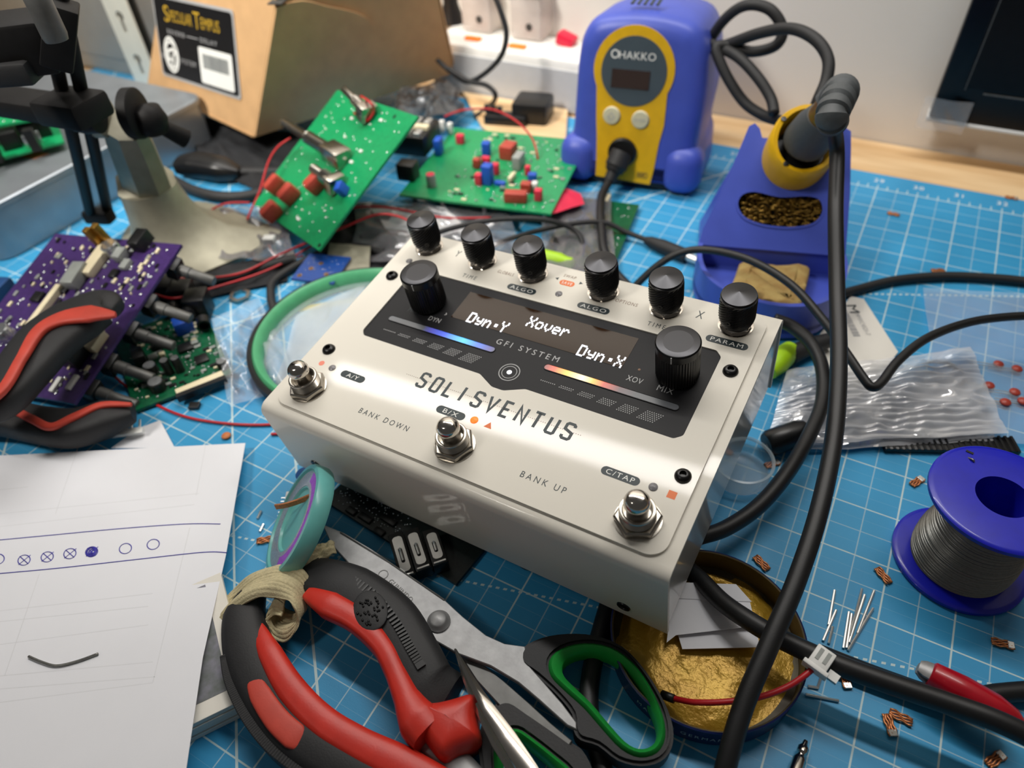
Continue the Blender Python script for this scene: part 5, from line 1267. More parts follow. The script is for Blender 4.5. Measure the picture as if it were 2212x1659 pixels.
MB().lathe([(4.4, 0), (4.4, .6), (3.6, 1.2), (3.2, 2.0), (2.6, 2.6), (0, 2.9)], 28, T(G(948, 1343, 13.5)) @ S).build('pivot_screw', 'steel', sc, 40)
ftext('GUNINDO', 0, 13, 0, 2.2, .1, 'steel_dull', 'engraving', sc, frame(G(842, 1254, 13.55), G(890, 1298, 13.55) - G(842, 1254, 13.55), Vector((0, 0, 1)).cross(G(890, 1298, 13.55) - G(842, 1254, 13.55))) @ S, 1.1)
MB().stroke(circ(-4, 0, 1.9, 18), .3, 0, .1, frame(G(842, 1254, 13.55), G(890, 1298, 13.55) - G(842, 1254, 13.55), Vector((0, 0, 1)).cross(G(890, 1298, 13.55) - G(842, 1254, 13.55))) @ S, closed=True).build('engraving', 'steel_dull', sc)
oR = [(1128, 1398), (1170, 1375), (1225, 1366), (1285, 1370), (1345, 1394), (1395, 1446), (1434, 1510), (1454, 1566), (1452, 1612), (1428, 1642), (1385, 1652), (1335, 1640), (1292, 1608), (1255, 1596), (1240, 1576), (1236, 1540), (1205, 1500), (1160, 1458), (1126, 1432)]
gR = [(1186, 1424), (1212, 1398), (1262, 1386), (1318, 1394), (1366, 1426), (1404, 1478), (1432, 1540), (1438, 1590), (1420, 1624), (1382, 1634), (1342, 1616), (1302, 1574), (1262, 1528), (1220, 1490), (1190, 1458)]
hR = [(1214, 1432), (1232, 1412), (1270, 1402), (1314, 1410), (1356, 1440), (1392, 1492), (1418, 1548), (1422, 1584), (1408, 1608), (1380, 1614), (1350, 1598), (1312, 1556), (1276, 1514), (1238, 1478), (1218, 1456)]
def loop(o_, g_, h_, z1, th):
    o_, g_, h_ = [spl2(p, 3, closed=True) for p in (o_, g_, h_)]
    O_ = ccw(pxy(o_, z1)); G_ = ccw(pxy(g_, z1)); H_ = ccw(pxy(h_, z1)); zz = z1 * MM; t_ = th * MM
    mb = MB().holed(offset_poly(O_, -.0012), [offset_poly(G_, .0008)], zz - t_, zz)
    mb.holed(O_, [G_], zz - t_ + .001, zz - .0012)
    mb.build('handle_loop', 'tool_black', sc, 60)
    n = len(G_); ring_ = []
    rr_ = [(G_, zz - t_ + .0005), (G_, zz - .0012), (offset_poly(G_, -.0012), zz + .0002), (H_, zz - .0016), (offset_poly(H_, -.0003), zz - t_ * .6), (H_, zz - t_ + .0008)]
    loft(MB(), [[(x, y, z_) for x, y in p] for p, z_ in rr_], cap=False).build('green_lining', 'green_grip', sc, 60)
loop(oR, gR, hR, 14.0, 9.5)
oL = [(1036, 1640), (1034, 1590), (1046, 1548), (1072, 1518), (1102, 1512), (1140, 1536), (1190, 1570), (1232, 1600), (1258, 1618), (1280, 1660), (1290, 1720), (1270, 1780), (1200, 1810), (1110, 1790), (1054, 1720)]
gL = [(1066, 1640), (1070, 1600), (1090, 1578), (1118, 1572), (1150, 1592), (1196, 1628), (1236, 1664), (1258, 1720), (1236, 1764), (1180, 1772), (1110, 1748), (1076, 1700)]
hL = [(1084, 1642), (1088, 1612), (1104, 1596), (1124, 1594), (1150, 1612), (1188, 1644), (1220, 1678), (1236, 1718), (1218, 1746), (1180, 1750), (1122, 1730), (1094, 1694)]
loop(oL, gL, hL, 11.0, 8.5)

# ---- tweezers
tw = thing('tweezers', 'polished steel tweezers pointing up across the scissors and pliers', 'tweezers', G(1060, 1560, 0))
def blade(pts, zs, th, name):
    n = len(pts) // 2; L_ = [G(x, y, z) for (x, y), z in zip(pts[:n], zs)]; R_ = [G(x, y, z) for (x, y), z in zip(pts[n:], zs)]
    mb = MB(); mid = [(l + r) / 2 + Vector((0, 0, .0006)) for l, r in zip(L_, R_)]
    vs = []; 
    for l, m__, r in zip(L_, mid, R_): vs += [l, m__, r, r - Vector((0, 0, th * MM)), l - Vector((0, 0, th * MM))]
    fs = []
    for i in range(n - 1):
        for k in range(5): fs.append((i * 5 + k, i * 5 + (k + 1) % 5, (i + 1) * 5 + (k + 1) % 5, (i + 1) * 5 + k))
    fs += [(0, 1, 2, 3, 4), tuple((n - 1) * 5 + k for k in (4, 3, 2, 1, 0))]
    mb.add(vs, fs); mb.recalc = True
    return mb.build(name, 'chrome', tw, 30)
blade([(981, 1402), (1008, 1466), (1040, 1534), (1078, 1600), (1118, 1664), (1160, 1740), (986, 1402), (1022, 1460), (1066, 1522), (1112, 1582), (1160, 1654), (1210, 1740)], [18, 21, 23, 25, 26, 26], 1.1, 'upper_arm')
blade([(981, 1403), (1000, 1470), (1028, 1540), (1062, 1610), (1098, 1670), (1140, 1745), (986, 1403), (1008, 1466), (1040, 1536), (1078, 1602), (1118, 1668), (1160, 1745)], [16.8, 17.5, 18, 18.5, 19, 22], 1.0, 'lower_arm')

# ---- teal braid wheel leaning on the pedal
w0, w1 = G(590, 1224, 3), G(706, 1022, 36)
wa = (w1 - w0).normalized(); wc = (w0 + w1) / 2; WR = (w1 - w0).length / 2
vd = (CAM - wc).normalized(); vp = (vd - wa * vd.dot(wa)).normalized(); ww = wa.cross(vd).normalized()
wn = (vp * .30 - ww * .95).normalized()
KS = WR / .024
WX = axis(wc, wn) @ S @ Matrix.Diagonal((KS, KS, 1, 1))
wh = thing('copper_braid_spool', 'translucent teal spool of copper braid standing against the pedal front', 'spool', Vector((wc.x, wc.y, 0)))
MB().lathe([(21.6, 3.6), (23.4, 3.4), (24.0, 2.4), (24.0, -2.4), (23.4, -3.6), (10, -4.0), (4, -3.6)], 56, WX, cap0=False).build('wheel_body', 'teal_plastic', wh, 40)
MB().lathe([(21.6, 3.6), (21.2, 2.6), (13.6, 2.6), (13.0, 1.6), (0, 1.6)], 56, WX, cap0=False).build('inner_face', 'teal_plastic', wh, 40)
MB().holed(circ(0, 0, 20.6, 48), [circ(0, 0, 14.2, 48)], 2.6, 2.8, WX).build('printed_ring', 'silver_print', wh)
arc_ = [(20.2 * math.cos(math.radians(a)), 20.2 * math.sin(math.radians(a))) for a in range(-100, 61, 8)] + [(16.2 * math.cos(math.radians(a)), 16.2 * math.sin(math.radians(a))) for a in range(60, -101, -8)]
# put the purple arc towards the camera's right
vv = (WX.inverted().to_3x3() @ RGT); aa = math.degrees(math.atan2(vv.y, vv.x))
MB().prism(arc_, 2.8, 2.9, WX @ Rz(aa - 10)).build('purple_print', 'purple_print', wh)
bp_ = [G(596, 1095, 23), G(620, 1091, 24.5), G(648, 1082, 26), G(672, 1072, 28.5), G(692, 1066, 30)]
for k in range(4):
    off = Vector((0, 0, .0007 * (k - 1.5))) + wn * .0001
    MB().tube([p + off for p in spl(bp_, 6)], .00052, 6).build('braid_strand', 'copper', wh, 180)
tag(MB().lathe([(.0042, 0), (.0042, .0012), (.0036, .0016), (0, .0017)], 28, T(G(659, 1027, 1))).build('blue_disc', 'deep_blue', None, 40), 'small round blue disc lying under the left corner of the pedal', 'disc')
fc = thing('ribbon_socket', 'small white ribbon connector lying behind the teal wheel', 'connector', G(622, 1110, 0))
FCM = frame(G(612, 1150, 1), G(628, 1072, 1) - G(612, 1150, 1), (1, 0, 0)); fl_ = (G(628, 1072, 1) - G(612, 1150, 1)).length
FCM = frame(G(612, 1150, 1), G(628, 1072, 1) - G(612, 1150, 1), Vector((0, 0, 1)).cross(G(628, 1072, 1) - G(612, 1150, 1)))
MB().box((fl_ / 2, -.001, .002), (fl_, .004, .004), FCM, bev=.0004).build('connector_body', 'comp_white', fc, 40)
for k in range(10): MB().box((fl_ * (k + .5) / 10, .0024, .0004), (.0004, .0032, .0004), FCM).build('pin', 'tinned', fc)

# ================================================================ right side
# ---- solder reel
rc = Vector((.1505, -.0100, 0))
rl = thing('solder_reel', 'blue plastic reel wound with grey solder wire on the right of the mat', 'reel', rc)
RM = T(rc) @ S
for z in (0.2, 40.6):
    MB().lathe([(10.4, z), (23.8, z), (24.4, z + .5), (24.4, z + 2.0), (23.8, z + 2.5), (22.6, z + 2.7), (10.4, z + 2.7)], 72, RM, cap0=False, cap1=False).build('flange', 'spool_blue', rl, 35)
MB().lathe([(10.4, .2), (10.4, 43.3), (9.2, 43.3), (9.2, .2)], 48, RM, cap0=False, cap1=False).build('core', 'spool_blue', rl, 35)
wp = [(15.0, 2.9)]; z = 3.2; random.seed(9)
while z < 40.2:
    b_ = 17.6 + 1.0 * math.sin(z * .16) + random.uniform(-.12, .12); wp += [(b_ - .28, z), (b_, z + .3), (b_ - .28, z + .6)]; z += .62
wp += [(15, 40.5)]
MB().lathe(wp, 64, RM @ Rx(3.0), cap0=False, cap1=False).build('solder_winding', 'solder_wire', rl, 60)
MB().box((-15.5, 14.0, 43.4), (2.6, 1.0, .3), RM @ Rz(-12)).build('wire_notch', 'comp_black', rl)
MB().tube(spl([RM @ Vector((-17, 13, 34)), RM @ Vector((-14, 15, 41)), RM @ Vector((-11.5, 13.2, 43.8)), RM @ Vector((-10.5, 12.5, 43.6))], 5), .0004, 6).build('wire_end', 'solder_wire', rl, 180)

# ---- rosin tin
tcn_ = Vector((.0717, -.0915, 0))
TM_ = T(tcn_) @ S
tn = thing('rosin_tin', 'open blue tin with gold rosin inside under the pedal corner', 'tin', tcn_)
MB().lathe([(33.6, .3), (34.6, 1.0), (34.6, 10.8), (35.0, 11.3), (35.0, 12.0), (34.4, 12.3)], 72, TM_, cap0=True, cap1=False).build('outer_wall', 'tin_blue', tn, 40)
MB().lathe([(34.4, 12.3), (33.9, 12.0), (33.7, 2.0), (30, 1.6), (0, 1.6)], 72, TM_, cap0=False).build('inner_wall', 'tin_inside', tn, 40)
def rosin(u, v):
    r_ = .0328 * u; a = 2 * PI * v; x = r_ * math.cos(a); y = r_ * math.sin(a)
    h = .0032 + .0014 * noise.noise(Vector((x * 60, y * 60, 1))) + .0004 * noise.noise(Vector((x * 260, y * 260, 4))) - .0022 * max(0, (u - .72)) * 3 * (1 + noise.noise(Vector((x * 60, y * 60, 8))))
    return Vector((x, y, max(.0017, h)))
MB().grid(rosin, 40, 90, T(tcn_)).build('rosin', 'rosin_gold', tn, 180)
tx = MB(); base = textmesh('MADE IN GERMANY', 3.0, Matrix.Identity(4), depth=0, spacing=1.35)
tx.v = [tuple(TM_ @ Vector((34.72 * math.cos(math.radians(-86) + v[0] / 34.7), 34.72 * math.sin(math.radians(-86) + v[0] / 34.7), 5.6 + v[1]))) for v in base.v]; tx.f = base.f
tx.build('rim_text', 'print_grey', tn)
# folded papers in the tin
fp = thing('folded_paper', 'folded grey-white paper pieces tucked in the rosin tin', 'paper', G(1560, 1350, 5))
def flat(pts, zs, name, m_='paper', th=.0003, nrm=None):
    P = [G(x, y, z) for (x, y), z in zip(pts, zs)]; nn = (P[1] - P[0]).cross(P[2] - P[0]).normalized() * th
    n = len(P); return MB().add(P + [p + nn for p in P], [tuple(range(n - 1, -1, -1)), tuple(range(n, 2 * n))] + [(i, (i + 1) % n, (i + 1) % n + n, i + n) for i in range(n)]).build(name, m_, fp)
flat([(1462, 1362), (1630, 1345), (1642, 1398), (1474, 1402)], [7, 7, 6.5, 6.5], 'lower_leaf')
flat([(1440, 1388), (1452, 1290), (1620, 1300), (1632, 1352), (1460, 1372)], [8, 10, 10, 9, 8.4], 'middle_leaf')
flat([(1452, 1292), (1480, 1258), (1590, 1262), (1624, 1300)], [10.2, 12.0, 12.0, 10.2], 'upper_leaf')
# ---- red wire with white connector
rw = thing('red_lead', 'red wire with a white two-pin plug hanging over the tin', 'wire', G(1700, 1490, 10))
MB().tube(spx([(1452, 1508, 7), (1500, 1517, 12), (1570, 1516, 15), (1640, 1506, 17), (1700, 1484, 19), (1740, 1458, 21), (1764, 1436, 22)], 7), .00105, 8).build('wire', 'wire_red', rw, 180)
MB().tube([G(1430, 1500, 6), G(1456, 1510, 8)], .0016, 8).build('sleeve', 'comp_black', rw, 180)
pc_ = G(1772, 1428, 23); CD = (G(1792, 1396, 24) - G(1758, 1446, 22)).normalized(); CF = frame(pc_, CD, Vector((0, 0, 1)).cross(CD)) @ S
MB().box((0, 0, 0), (8.5, 6.4, 4.6), CF, bev=.4).build('plug_housing', 'comp_white', rw, 40)
MB().box((-3.4, 0, 0), (1.6, 8.6, 5.2), CF, bev=.3).build('plug_flange', 'comp_white', rw, 40)
for dy in (-1.3, 1.3): MB().box((1.2, dy, 2.35), (4.2, 1.2, .3), CF).build('plug_slot', 'comp_grey', rw)
MB().box((-1.5, -5.5, -1.5), (3, 3.6, 2), CF).build('crimp', 'tinned', rw)

# ---- alligator clip
ac = thing('alligator_clip', 'red sleeved alligator clip lying beside the thick black cables', 'clip', G(2080, 1480, 5))
a_, b_ = G(2008, 1455, 14), G(2205, 1572, 12)
d_ = (b_ - a_); L_ = d_.length
def sec(t, w_, h_, n=18): 
    c = a_ + d_ * t; sd = Vector((-d_.y, d_.x, 0)).normalized(); return [c + sd * w_ * MM * math.cos(2 * PI * k / n) + Vector((0, 0, h_ * MM * math.sin(2 * PI * k / n))) for k in range(n)]
loft(MB(), [sec(0, 3.6, 4.2), sec(.02, 4.3, 5.0), sec(.35, 5.6, 6.0), sec(.7, 5.8, 6.0), sec(.9, 4.4, 5.2), sec(1.0, 2.6, 3.4)]).build('sleeve', 'clip_red', ac, 50)
for s_ in (1, -1):
    j0 = a_ + d_ * .02 + Vector((0, 0, .0016 * s_)); j1 = a_ - d_ * .13 + Vector((0, 0, .0008 * s_))
    MB().tube([j0, j0 * .4 + j1 * .6, j1], [.0034, .0031, .0022], 10, flat=.5).build('jaw', 'steel', ac, 50)

# ---- cables
def cable(name, label, pts, r, m_='rubber', n=9, seg=12, cat='cable'):
    o = MB().tube(spx(pts, n), r * MM, seg).build(name, m_, None, 180); tag(o, label, cat); return o
cable('patch_cable', 'thick black cable looping from the back right of the pedal to its side', [(1672, 690, 26), (1712, 706, 24), (1752, 742, 22), (1776, 796, 20), (1776, 868, 18), (1748, 940, 17), (1700, 1022, 16), (1640, 1092, 15), (1570, 1140, 15), (1510, 1160, 16), (1480, 1168, 17)], 3.3)
cable('patch_cable', 'thick black cable running from under the pedal to the lower right corner', [(1470, 1216, 6), (1510, 1250, 11), (1560, 1300, 15), (1620, 1342, 18), (1690, 1382, 19), (1800, 1432, 20), (1920, 1476, 21), (2050, 1520, 22), (2150, 1556, 23), (2240, 1600, 22), (2360, 1670, 18)], 3.5)
cable('patch_cable', 'thick black cable branching right beside the red alligator clip', [(1770, 1412, 4), (1850, 1444, 4), (1930, 1474, 4), (2010, 1500, 4), (2090, 1508, 4), (2160, 1498, 4), (2260, 1492, 4), (2360, 1500, 4)], 3.4)
cable('patch_cable', 'black cable passing under the scissors from below the pedal', [(1316, 1300, 3.6), (1296, 1370, 3.6), (1278, 1450, 3.6), (1272, 1530, 3.6), (1290, 1610, 3.6), (1312, 1690, 3.6)], 3.5)
cable('thin_lead', 'thin black cable with a sharp kink right of the pedal', [(1372, 618, 14), (1420, 574, 26), (1470, 546, 34), (1530, 540, 38), (1620, 562, 42), (1710, 616, 42), (1780, 694, 40), (1832, 768, 36), (1866, 818, 33), (1884, 836, 32), (1904, 826, 32), (1940, 780, 33), (2000, 732, 33), (2080, 700, 32), (2160, 686, 31), (2260, 682, 30), (2380, 690, 26)], 2.1)
cable('straight_lead', 'black lead curving across the mat beyond the kinked cable', [(1800, 640, 3), (1850, 626, 3), (1930, 606, 3), (2030, 597, 3), (2130, 600, 3), (2240, 612, 3), (2350, 640, 3)], 2.7, 'rubber_dull')
dc = thing('power_lead', 'thin black power lead with a barrel plug behind the pedal', 'cable', G(1440, 540, 0))
MB().tube(spx([(900, 520, 14), (980, 492, 18), (1080, 474, 20), (1170, 474, 20), (1236, 494, 12), (1258, 524, 7), (1248, 556, 3), (1200, 556, 3), (1140, 552, 3)], 8), .0017, 8).build('cord_loop', 'rubber_dull', dc, 180)
MB().tube(spx([(1040, 540, 6), (1120, 510, 10), (1220, 486, 12), (1300, 480, 11), (1350, 500, 6), (1396, 518, 4)], 8), .0017, 8).build('cord', 'rubber_dull', dc, 180)
p_, q_ = G(1394, 518, 4), G(1484, 554, 4)
MB().lathe([(.0022, 0), (.0036, .004), (.0040, .008), (.0046, .012), (.0046, (q_ - p_).length)], 16, axis(p_, q_ - p_)).build('plug_grip', 'rubber_dull', dc, 40)
MB().lathe([(.0026, 0), (.0026, .0075), (.0014, .0075), (.0014, .003)], 16, axis(q_, q_ - p_)).build('barrel_tip', 'tinned', dc, 40)

# ---- red hook-up wires on the left
def wire(label, pts, r=.75, m_='wire_red'): return cable('hookup_wire', label, pts, r, m_, 8, 7, 'wire')
wire('red wire lying on the mat left of the pedal corner', [(236, 796, 5), (262, 826, 2), (330, 870, 1), (400, 900, 1), (480, 914, 1), (560, 918, 1), (620, 912, 1), (700, 890, 1)])
wire('short red wire end peeking from under the pedal left corner', [(586, 938, 1), (615, 936, 1), (680, 930, 1)])
wire('red wire running from the purple board to the knobs, upper of two', [(360, 600, 14), (430, 602, 10), (520, 590, 8), (600, 552, 8), (660, 526, 12), (740, 492, 18), (812, 464, 22), (862, 468, 22), (905, 490, 20)])
wire('red wire running from the purple board to the knobs, lower of two', [(335, 636, 16), (380, 644, 14), (460, 622, 8), (540, 598, 6), (600, 574, 5), (650, 545, 5), (690, 520, 6)])
wire('red wire arching up beside the propped green board', [(534, 474, 10), (545, 448, 12), (562, 410, 18), (580, 350, 30), (600, 318, 36), (628, 298, 40)])
wire('red wire arch near the vise foot', [(445, 462, 4), (470, 446, 10), (500, 438, 12), (540, 438, 10)])
wire('red wire loop passing behind the propped green board', [(690, 478, 8), (730, 456, 14), (790, 446, 16), (860, 452, 14), (960, 470, 10), (1060, 470, 8)])
wire('pale red wire arching over the crowded green board', [(960, 252, 20), (1000, 238, 26), (1060, 236, 30), (1110, 258, 30), (1146, 294, 26), (1160, 330, 20), (1162, 362, 10)])
jc = thing('jst_plug', 'white two-pin plug on red wires near the vise foot', 'connector', G(582, 518, 5))
MB().box((0, 0, 0), (.0075, .0058, .0045), T(G(582, 518, 8)) @ Rz(25), bev=.0004).build('plug_housing', 'comp_white', jc, 40)
MB().tube(spx([(580, 528, 7), (594, 552, 4), (625, 560, 3), (655, 552, 3)], 5), .0007, 6).build('wire', 'wire_red', jc, 180)

# ---- plastic bags, label card and caps
lbm = thing('label_card', 'white printed label card lying beside the iron stand', 'label', G(1830, 720, 1))
LCF = frame(G(1740, 790, 1.2), G(1862, 868, 1.2) - G(1740, 790, 1.2), G(1838, 642, 1.2) - G(1740, 790, 1.2))
qq = [LCF.inverted() @ G(x, y, 1.2) for x, y in ((1756, 740), (1838, 640), (1866, 646), (1940, 760), (1846, 880))]
MB().prism(ccw([(p.x, p.y) for p in qq]), -.0003, 0, LCF).build('card', 'paper_cream', lbm)
tdir = G(1872, 668, 1.2) - G(1835, 670, 1.2)
TF = frame(G(1836, 664, 1.3), G(1850, 690, 1.3) - G(1836, 664, 1.3), Vector((0, 0, 1)).cross(G(1850, 690, 1.3) - G(1836, 664, 1.3))) @ S
ftext('M', -2, 5, 1.2, 5.4, .1, 'print_dark', 'label_text', lbm, TF)
ftext('MMXC4521-7', 5.6, 24, 2.0, 2.6, .1, 'print_grey', 'label_text', lbm, TF, 1.0)
random.seed(2); x = 0.0; bb_ = MB()
while x < 22:
    wd = random.choice((.4, .6, .9)); bb_.box((x + 3, -4.4, .05), (wd, 3.6, .1), TF); x += wd + random.choice((.4, .6))
bb_.build('barcode', 'print_grey', lbm)
sheet('zip_bag', 'bag_bright', [G(1652, 966, 6), G(2176, 936, 6), G(2096, 752, 5), G(1700, 800, 6)], .0024, 5, 15.2, 'shiny crinkled clear zip bag lying right of the pedal', 'bag', nu=70, nv=150, lift=.004, ridge=.8, streak=1.0, kstreak=62)
sheet('zip_bag', 'bag_bright', [G(1668, 978, 3), G(2150, 952, 3), G(2080, 790, 3), G(1700, 850, 3)], .0022, 7, 25.2, 'lower layer of the shiny zip bag right of the pedal', 'bag', nu=44, nv=26, lift=.001, ridge=.8, smooth=14)
sheet('zip_bag', 'bag_clear', [G(2040, 960, 2), G(2330, 960, 2), G(2330, 640, 3), G(1994, 622, 2)], .0022, 3, 31.2, 'flat clear zip bag holding ceramic capacitors at the right edge', 'bag', nu=50, nv=40)
for i, (px, py) in enumerate(((2155, 790), (2195, 800), (2135, 836), (2190, 850), (2208, 870), (2170, 872))):
    t_ = thing('disc_capacitor', 'orange ceramic disc capacitor inside the clear bag at the right edge', 'capacitor', G(px, py, 1), group='ceramic capacitors in the zip bag')
    MB().lathe([(0, 0), (.0022, .0004), (.0026, .0011), (.0022, .0018), (0, .0022)], 14, T(G(px, py, 1.2))).build('disc', 'comp_red', t_, 180)
    for s_ in (-1, 1): MB().tube([G(px - 3, py + 2 * s_, 1.6), G(px - 60, py + 3 * s_ - 8, 1.2)], .0003, 5).build('lead', 'tinned', t_)
rs = thing('ribbed_strip', 'black ribbed plastic strip under the lower edge of the zip bag', 'strip', G(2040, 962, 0))
sa, sb = G(1905, 958, 1.6), G(2196, 964, 1.6)
SF = frame(sa, sb - sa, Vector((0, 0, 1)).cross(sb - sa)); sl = (sb - sa).length
MB().box((sl / 2, 0, 0), (sl, .009, .0028), SF, bev=.0006).build('strip_body', 'plastic_black', rs, 40)
for k in range(22): MB().box((sl * (k + .5) / 22, 0, .0014), (.0011, .0092, .0010), SF).build('rib', 'plastic_black', rs)
cpt = thing('clear_cap', 'round translucent plastic cap lying right of the pedal', 'cap', G(1596, 1016, 0))
CM2 = T(G(1596, 1022, 0)) @ S
MB().lathe([(12.6, 9.5), (13.2, 9.8), (13.6, 9.0), (13.2, 1.0), (12.4, .4), (0, .4)], 48, CM2, cap0=False).build('wall', 'cap_clear', cpt, 40)
MB().lathe([(13.3, 9.2), (14.0, 9.6), (14.0, 10.4), (13.0, 10.6), (12.5, 9.8)], 48, CM2, cap0=False, cap1=False).build('lip', 'cap_clear', cpt, 40)
tag(MB().lathe([(.005, 0), (.0062, .002), (.0062, .016), (.0050, .020), (0, .021)], 20, axis(G(1655, 960, 6), Vector((.6, .6, .1)))).build('pen_cap', 'plastic_black', None, 40), 'black plastic cap lying under the zip bag edge', 'cap')
hl = thing('lime_pen', 'lime green pen lying behind the pedal', 'pen', G(1200, 556, 4))
a_, b_ = G(1110, 540, 5), G(1222, 566, 5)
MB().lathe([(.0035, 0), (.0048, .002), (.0048, (b_ - a_).length - .004), (.0036, (b_ - a_).length)], 20, axis(a_, b_ - a_)).build('barrel', 'lime', hl, 40)
MB().lathe([(.0036, 0), (.0036, .004), (.002, .006)], 16, axis(b_, b_ - a_)).build('end_plug', 'lime', hl, 40)
hp = thing('lime_screwdriver', 'lime green and black screwdriver beside the pedal back right corner', 'tool', G(1690, 790, 4))
a_, b_ = G(1672, 790, 7), G(1700, 765, 7)
MB().lathe([(.004, -.012), (.0058, -.004), (.0060, .004), (.0045, .011)], 20, axis((a_ + b_) / 2, Vector((.25, 1, 0)))).build('lime_sleeve', 'lime', hp, 60)
MB().tube(spx([(1700, 772, 6), (1750, 748, 6), (1790, 735, 6)], 5), [.0052 - .00012 * k for k in range(11)], 14).build('shaft', 'rubber_dull', hp, 180)

# ---- small cuttings
def braid(i, px, py, ang_, L_=7.4, W_=3.0, label=None):
    t_ = thing('braid_cutting', label, 'braid cutting', G(px, py, 0))
    Mx = T(G(px, py, .8)) @ Rz(ang_) @ S
    for k in range(4):
        pts = [Mx @ Vector((-L_ / 2 + L_ * j / 8, W_ * (k - 1.5) / 3.6 + .22 * math.sin(j * 1.6 + k * 1.5), .22 * math.cos(j * 1.6 + k * 1.5))) for j in range(9)]
        MB().tube(pts, .00042, 5).build('copper_strand', 'copper', t_, 180)
    if i % 2 == 0: MB().box((L_ * .36, 0, .3), (L_ * .3, W_ * .95, .5), Mx, bev=.2).build('tinned_end', 'tinned', t_)
for i, (px, py, an, lab) in enumerate(((1981, 1040, 60, 'copper braid cutting left of the reel top'), (1908, 1243, -40, 'tinned braid cutting left of the reel base'), (2166, 1390, 12, 'copper braid cutting below the reel'), (1946, 1549, -2, 'right one of the two braid cuttings near the bottom'), (1922, 1566, -62, 'left one of the two braid cuttings near the bottom'), (1645, 1216, -30, 'frayed braid cutting behind the tin'), (2150, 1640, 55, 'copper braid cutting at the bottom right edge'), (1930, 462, 0, 'copper braid cutting near the mat number thirty'), (2185, 427, 5, 'copper braid cutting at the mat edge near thirty two'), (2026, 584, 30, 'braid cutting beside the curving black lead'), (1668, 1002, 50, 'braid cutting beside the clear cap'), (573, 1166, 40, 'orange braid cutting beside the teal wheel'), (1825, 1465, -60, 'frayed copper braid end under the thick cables'))):
    braid(i, px, py, an, label=lab)
def clip_(p, q, r=.5, label=None):
    o = MB().tube([G(*p, r + .1), G(*q, r + .1)], r * MM, 6).build('lead_cutting', 'tinned', None, 60); tag(o, label, 'lead cutting', 'snipped component leads beside the tin')
for a, b in (((1803, 1275), (1790, 1350)), ((1806, 1318), (1778, 1384)), ((1799, 1354), (1790, 1390)), ((1862, 1272), (1836, 1375)), ((1868, 1285), (1834, 1388)), ((1888, 1276), (1852, 1368)), ((1886, 1314), (1832, 1405)), ((1834, 1322), (1822, 1400)), ((1840, 1326), (1829, 1400)), ((1776, 1455), (1766, 1486)), ((1745, 1482), (1768, 1486)), ((1740, 1500), (1812, 1514))):
    clip_(a, b, .55, 'snipped silver component lead lying on the mat beside the tin')
for px, py, lab in ((565, 1140, 'silver lead piece beside the teal wheel'), (560, 1112, 'tiny solder blob above the teal wheel braid')):
    o = MB().tube([G(px - 4, py + 8, .6), G(px + 4, py - 8, .6)], .0006, 6).build('lead_cutting', 'tinned', None, 60); tag(o, lab, 'lead cutting')
tag(MB().box((0, 0, .0012), (.0055, .0042, .0022), T(G(422, 880, 0)) @ Rz(30), bev=.0003).build('loose_chip', 'comp_black', None), 'small black chip lying on the mat beside the green board', 'chip')
tag(MB().lathe([(0, 0), (.002, .0004), (.0024, .001), (.002, .0016), (0, .002)], 14, T(G(490, 944, 0))).build('ceramic_disc', 'comp_orange', None, 180), 'small orange ceramic disc just above the paper corner', 'capacitor')
nt_ = MB().lathe([(.0068, .0), (.0068, .0022), (.0046, .0022), (.0046, 0), (.0068, 0)], 6, T(G(520, 642, 0)), cap0=False, cap1=False)
tag(nt_.build('hex_nut', 'nickel', None), 'loose brass-toned hex nut on the mat behind the clear bag', 'nut')
sd_ = thing('screwdriver_bit', 'thin steel pointed bit at the bottom edge near the tin', 'tool', G(1725, 1640, 0))
a_, b_ = G(1741, 1600, 3), G(1700, 1720, 3); Lb = (b_ - a_).length
MB().lathe([(.0007, 0), (.0010, .0016), (.0018, .0026), (.0018, .0042), (.0011, .005), (.0022, .007), (.0024, Lb)], 16, axis(a_, b_ - a_)).build('shaft', 'chrome', sd_, 40)

# ---- second pliers on the left
pq = thing('cutting_pliers', 'pliers with black and red curved handles lying across the purple board', 'pliers', G(120, 850, 0))
bar_px([(-70, 895, 38), (0, 862, 40), (50, 800, 42), (105, 735, 44), (165, 692, 44), (222, 662, 43), (256, 668, 41)], [8, 11, 14, 16, 16, 12, 4], [6, 7, 7, 7, 7, 6, 3]).build('upper_grip', 'tool_black', pq, 50)
bar_px([(-70, 895, 46), (2, 846, 49), (46, 776, 51), (84, 716, 52), (135, 688, 52), (195, 678, 51.5), (250, 680, 48)], [2.6, 2.6, 2.6, 3.6, 5.2, 6.2, 1.8], [1.6, 1.6, 1.6, 1.8, 1.8, 1.8, 1]).build('upper_red_stripe', 'tool_red_matte', pq, 50)
bar_px([(-70, 900, 12), (20, 905, 12), (90, 918, 12), (160, 925, 12), (230, 905, 12), (288, 888, 12)], [9, 9, 9.5, 10, 10, 6], [7, 7, 7, 7.5, 7.5, 4]).build('lower_grip', 'tool_black', pq, 50)
bar_px([(-70, 872, 18), (20, 884, 19), (70, 906, 19.4), (110, 922, 19.4), (160, 902, 19.6), (220, 876, 19.6), (284, 874, 18)], [2, 2, 2, 2, 2.4, 2, 1], [1.4, 1.4, 1.4, 1.4, 1.6, 1.4, .8]).build('lower_red_stripe', 'tool_red_matte', pq, 50)
MB().lathe([(.012, 0), (.012, .030), (.010, .034)], 24, T(G(-90, 885, 6))).build('pivot', 'steel_dull', pq, 40)

